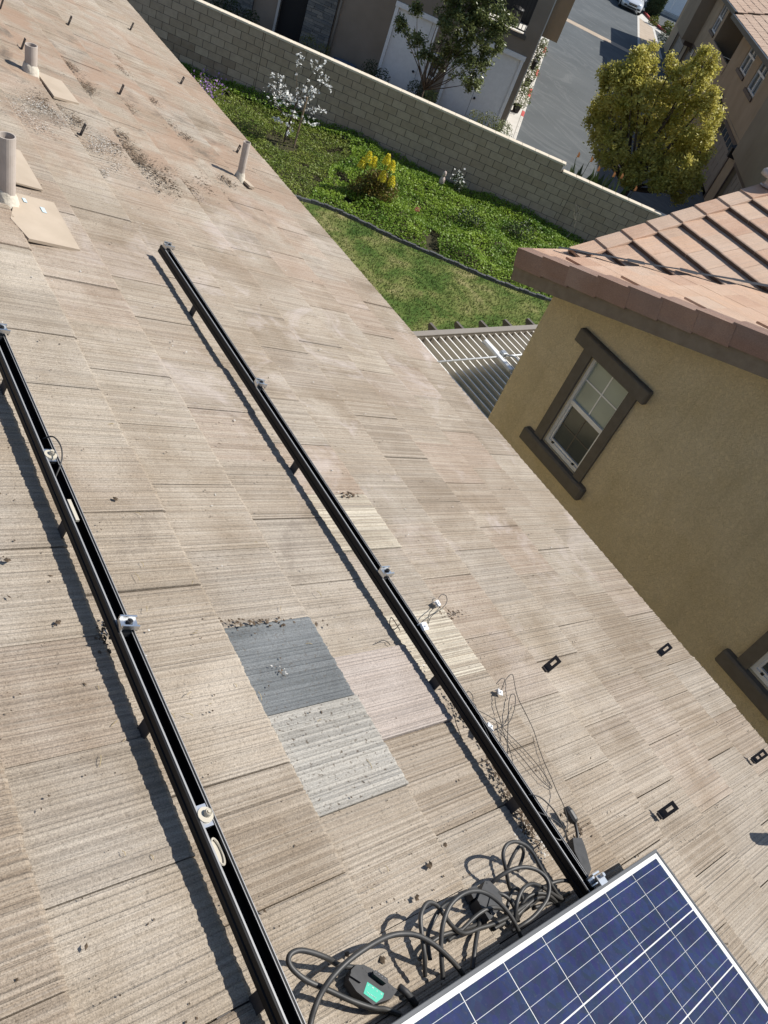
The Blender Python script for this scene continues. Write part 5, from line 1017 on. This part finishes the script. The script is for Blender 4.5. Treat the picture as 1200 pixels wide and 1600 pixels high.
for n_, z in ((32.95, 2.0), (56.7, 1.95), (40.2, 2.25), (39.4, 2.1)):
    p = MB(); p.b2(RH(n_ - .13, z - .22, -.28), RH(n_ + .13, z + .12, -.005)); p.lathe([(.2, 0), (.05, .12), (0, .14)], 4, RH(n_, z + .12, -.14)); p.build('wall_lamp', M['black_iron'], rh)
def rtiles(parent, n0, n1, s0, z0, pitch, rows, mat, wid=.33):
    """sloping roof of small overlapping tiles"""
    t_ = MB(); e = .36
    for r_ in range(rows):
        s = s0 + r_ * e * math.cos(pitch); z = z0 + r_ * e * math.sin(pitch); n_ = n0 + (wid / 2 if r_ % 2 else 0)
        while n_ < n1:
            h_ = random.uniform(.03, .05); m4 = T(s + .2, n_ - 45, z + .06 + h_ / 2) @ Matrix.Rotation(-pitch * .9, 4, 'Y'); t_.box((0, 0, 0), (.42, wid - .015, .035), 0, None); k = len(t_.v) - 8
            t_.v[k:] = [tuple(m4 @ Vector(v)) for v in t_.v[k:]]; n_ += wid
    return t_.build('roof_tiles', mat, parent, kind='stuff')
for n0, n1, s0, z0 in ((44.6, 60, -.45, 4.95), (24, 44.4, -.55, 4.85)):
    q = MB(); L = 7.0; pt = .32
    q.add([RH(n0, z0, s0), RH(n1, z0, s0), RH(n1, z0 + L * math.sin(pt), s0 + L * math.cos(pt)), RH(n0, z0 + L * math.sin(pt), s0 + L * math.cos(pt))], [(0, 1, 2, 3)]); ro = q.build('roof', M['fascia'], rh)
    rtiles(ro, n0, n1, s0, z0, pt, 14 if n0 > 40 else 12, M['terra'], .33)
    q = MB(); q.b2(RH(n0 - .05, z0 - .16, s0 - .12), RH(n1, z0 + .02, s0 + .02)); q.build('gutter', M['black_iron'], rh)
q = MB(); q.b2(RH(22, 5.001, 0), RH(66, 5.05, 8)); q.build('ceiling', M['stucco_t'], rh)
# ================================================================ FAR HOUSE, HEDGE AND PARKED CAR
fh_ = empty('far_house', sn_mat(10, 84), label='grey house with a white garage door at the far end of the street', category='house')
q = MB(); panel_holes(q, -9, 9, 0, 6, [(-2.1, 1.9, .25, 3.0)], .15); q.build('wall', M['stucco_g'], fh_)
for a, b in ((-2.1, -.11), (-.09, 1.9)):
    q = MB(); q.b2((a, .1, .25), (b, .14, 3.0)); q.build('garage_leaf', M['door_w'], fh_)
q = MB(); q.lathe([(0, .06), (.06, .06), (.06, 0)], 10, (.1, .1, 1.5), 0, Matrix.Rotation(RAD(90), 4, 'X')); q.build('handle', M['black_iron'], fh_)
q = MB(); q.b2((-2.2, -.6, 0), (2.1, .0, .24)); q.build('step', M['concrete'], fh_)
q = MB(); q.b2((2.9, -.05, 1.2), (3.7, .03, 2.4)); wo = q.build('window', M['vinyl'], fh_); q = MB(); q.b2((3.0, -.07, 1.3), (3.6, -.051, 2.3)); q.build('pane', M['glass_far'], wo)
def hedge(s, n_, d, label):
    e = empty('clipped_hedge', sn_mat(s, n_), label=label, category='hedge', group='clipped hedges'); k = 2200; P = rng.uniform(-.5, .5, (k, 3)); ax = rng.integers(0, 3, k); sg = rng.choice([-.5, .5], k); P[np.arange(k), ax] = sg * rng.uniform(.85, 1.0, k); P = P * d + [0, 0, d[2] / 2 + .05]; P[:, 0] *= .75 + .25 * P[:, 2] / d[2]
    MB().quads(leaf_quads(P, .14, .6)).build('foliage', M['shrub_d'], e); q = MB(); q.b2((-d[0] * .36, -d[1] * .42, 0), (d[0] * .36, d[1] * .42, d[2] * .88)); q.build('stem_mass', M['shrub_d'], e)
hedge(8.05, 79.2, (1.5, 1.9, 2.0), 'clipped dark hedge beside the parked car'); hedge(12.0, 76.5, (1.4, 1.4, 1.6), 'clipped hedge right of the white garage door')
bush('shrub', SN(10.2, 73.2), [(0, 0, .4, .5), (.6, -.6, .4, .5), (-.7, .9, .3, .5), (-1.2, 2.0, .3, .4)], 1500, .16, 'shrub_y', 'low olive planting behind the far red kerb')
bush('shrub', SN(8.4, 66.5), [(0, 0, .5, .55)], 500, .2, 'shrub_d', 'small spiky dark plant at the end of the row houses', 'shrub', None, .2)
car = empty('parked_car', sn_mat(6.05, 75.1, 0, RAD(4)), label='silver parked car facing us at the top of the street', category='car')
def loft(mb, secs, mi=0):
    n = len(secs[0]); vs = [p for s_ in secs for p in s_]; fs = [(i * n + k, i * n + (k + 1) % n, (i + 1) * n + (k + 1) % n, (i + 1) * n + k) for i in range(len(secs) - 1) for k in range(n)]
    mb.add(vs, fs + [tuple(range(n - 1, -1, -1)), tuple(range((len(secs) - 1) * n, len(secs) * n))], mi)
def csec(y, hw, zb, zt_, cr): return [(-hw * .96, y, zb), (-hw, y, (zb + zt_) * .5), (-hw * .95, y, zt_), (-hw * .5, y, zt_ + cr), (hw * .5, y, zt_ + cr), (hw * .95, y, zt_), (hw, y, (zb + zt_) * .5), (hw * .96, y, zb)]
q = MB(); loft(q, [csec(0, .62, .30, .58, .02), csec(.12, .80, .24, .66, .05), csec(.5, .89, .22, .78, .06), csec(1.2, .91, .22, .90, .07), csec(1.7, .91, .22, .95, .04), csec(3.6, .91, .22, .97, .03), csec(4.3, .88, .25, .95, .03), csec(4.6, .75, .3, .85, .02)]); q.build('body', M['car_paint'], car, None, True)
q = MB(); loft(q, [csec(1.35, .74, .93, .97, .02), csec(2.0, .66, .94, 1.36, .05), csec(2.9, .64, .94, 1.42, .04), csec(3.9, .62, .94, 1.22, .03), csec(4.3, .68, .93, .97, .02)]); q.build('cabin', M['car_dark'], car, None, True)
q = MB(); loft(q, [csec(2.02, .63, 1.37, 1.39, .05), csec(2.9, .61, 1.42, 1.445, .04), csec(3.7, .58, 1.28, 1.30, .03)]); q.build('roof', M['car_paint'], car, None, True)
for sx in (-1, 1):
    q = MB(); loft(q, [[(sx * .36, -.005, .60), (sx * .62, .02, .58), (sx * .80, .20, .66), (sx * .78, .22, .76), (sx * .58, .04, .70), (sx * .36, .0, .68)], [(sx * .36, .03, .60), (sx * .62, .05, .58), (sx * .78, .25, .66), (sx * .76, .26, .75), (sx * .58, .08, .69), (sx * .36, .04, .67)]]); q.build('headlight', M['lens'], car)
    q = MB(); q.b2((sx * .55 - .12, -.01, .32), (sx * .55 + .12, .08, .44)); q.build('air_intake', M['car_dark'], car)
    q = MB(); q.b2((sx * .98 - .08, 1.55, .92), (sx * .98 + .08, 1.68, 1.04), 0, .02); q.build('mirror', M['car_paint'], car)
    for wy in (.85, 3.7):
        q = MB(); q.lathe([(.0, .10), (.2, .10), (.31, .10), (.33, .05), (.33, -.1), (0, -.1)], 18, (sx * .84, wy, .33), 0, Matrix.Rotation(RAD(90) * sx, 4, 'Y')); wo = q.build('wheel', M['tyre'], car); q = MB(); q.lathe([(0, .105), (.21, .105), (.21, .09)], 18, (sx * .84, wy, .33), 0, Matrix.Rotation(RAD(90) * sx, 4, 'Y')); q.build('rim', M['galv'], wo)
q = MB(); q.b2((-.34, -.02, .48), (.34, .05, .62)); q.build('grille', M['car_dark'], car); q = MB(); q.b2((-.36, -.025, .555), (.36, -.021, .57)); q.build('grille_bar', M['steel'], car); q = MB(); q.b2((-.4, -.015, .30), (.4, .06, .40)); q.build('bumper_intake', M['car_dark'], car)
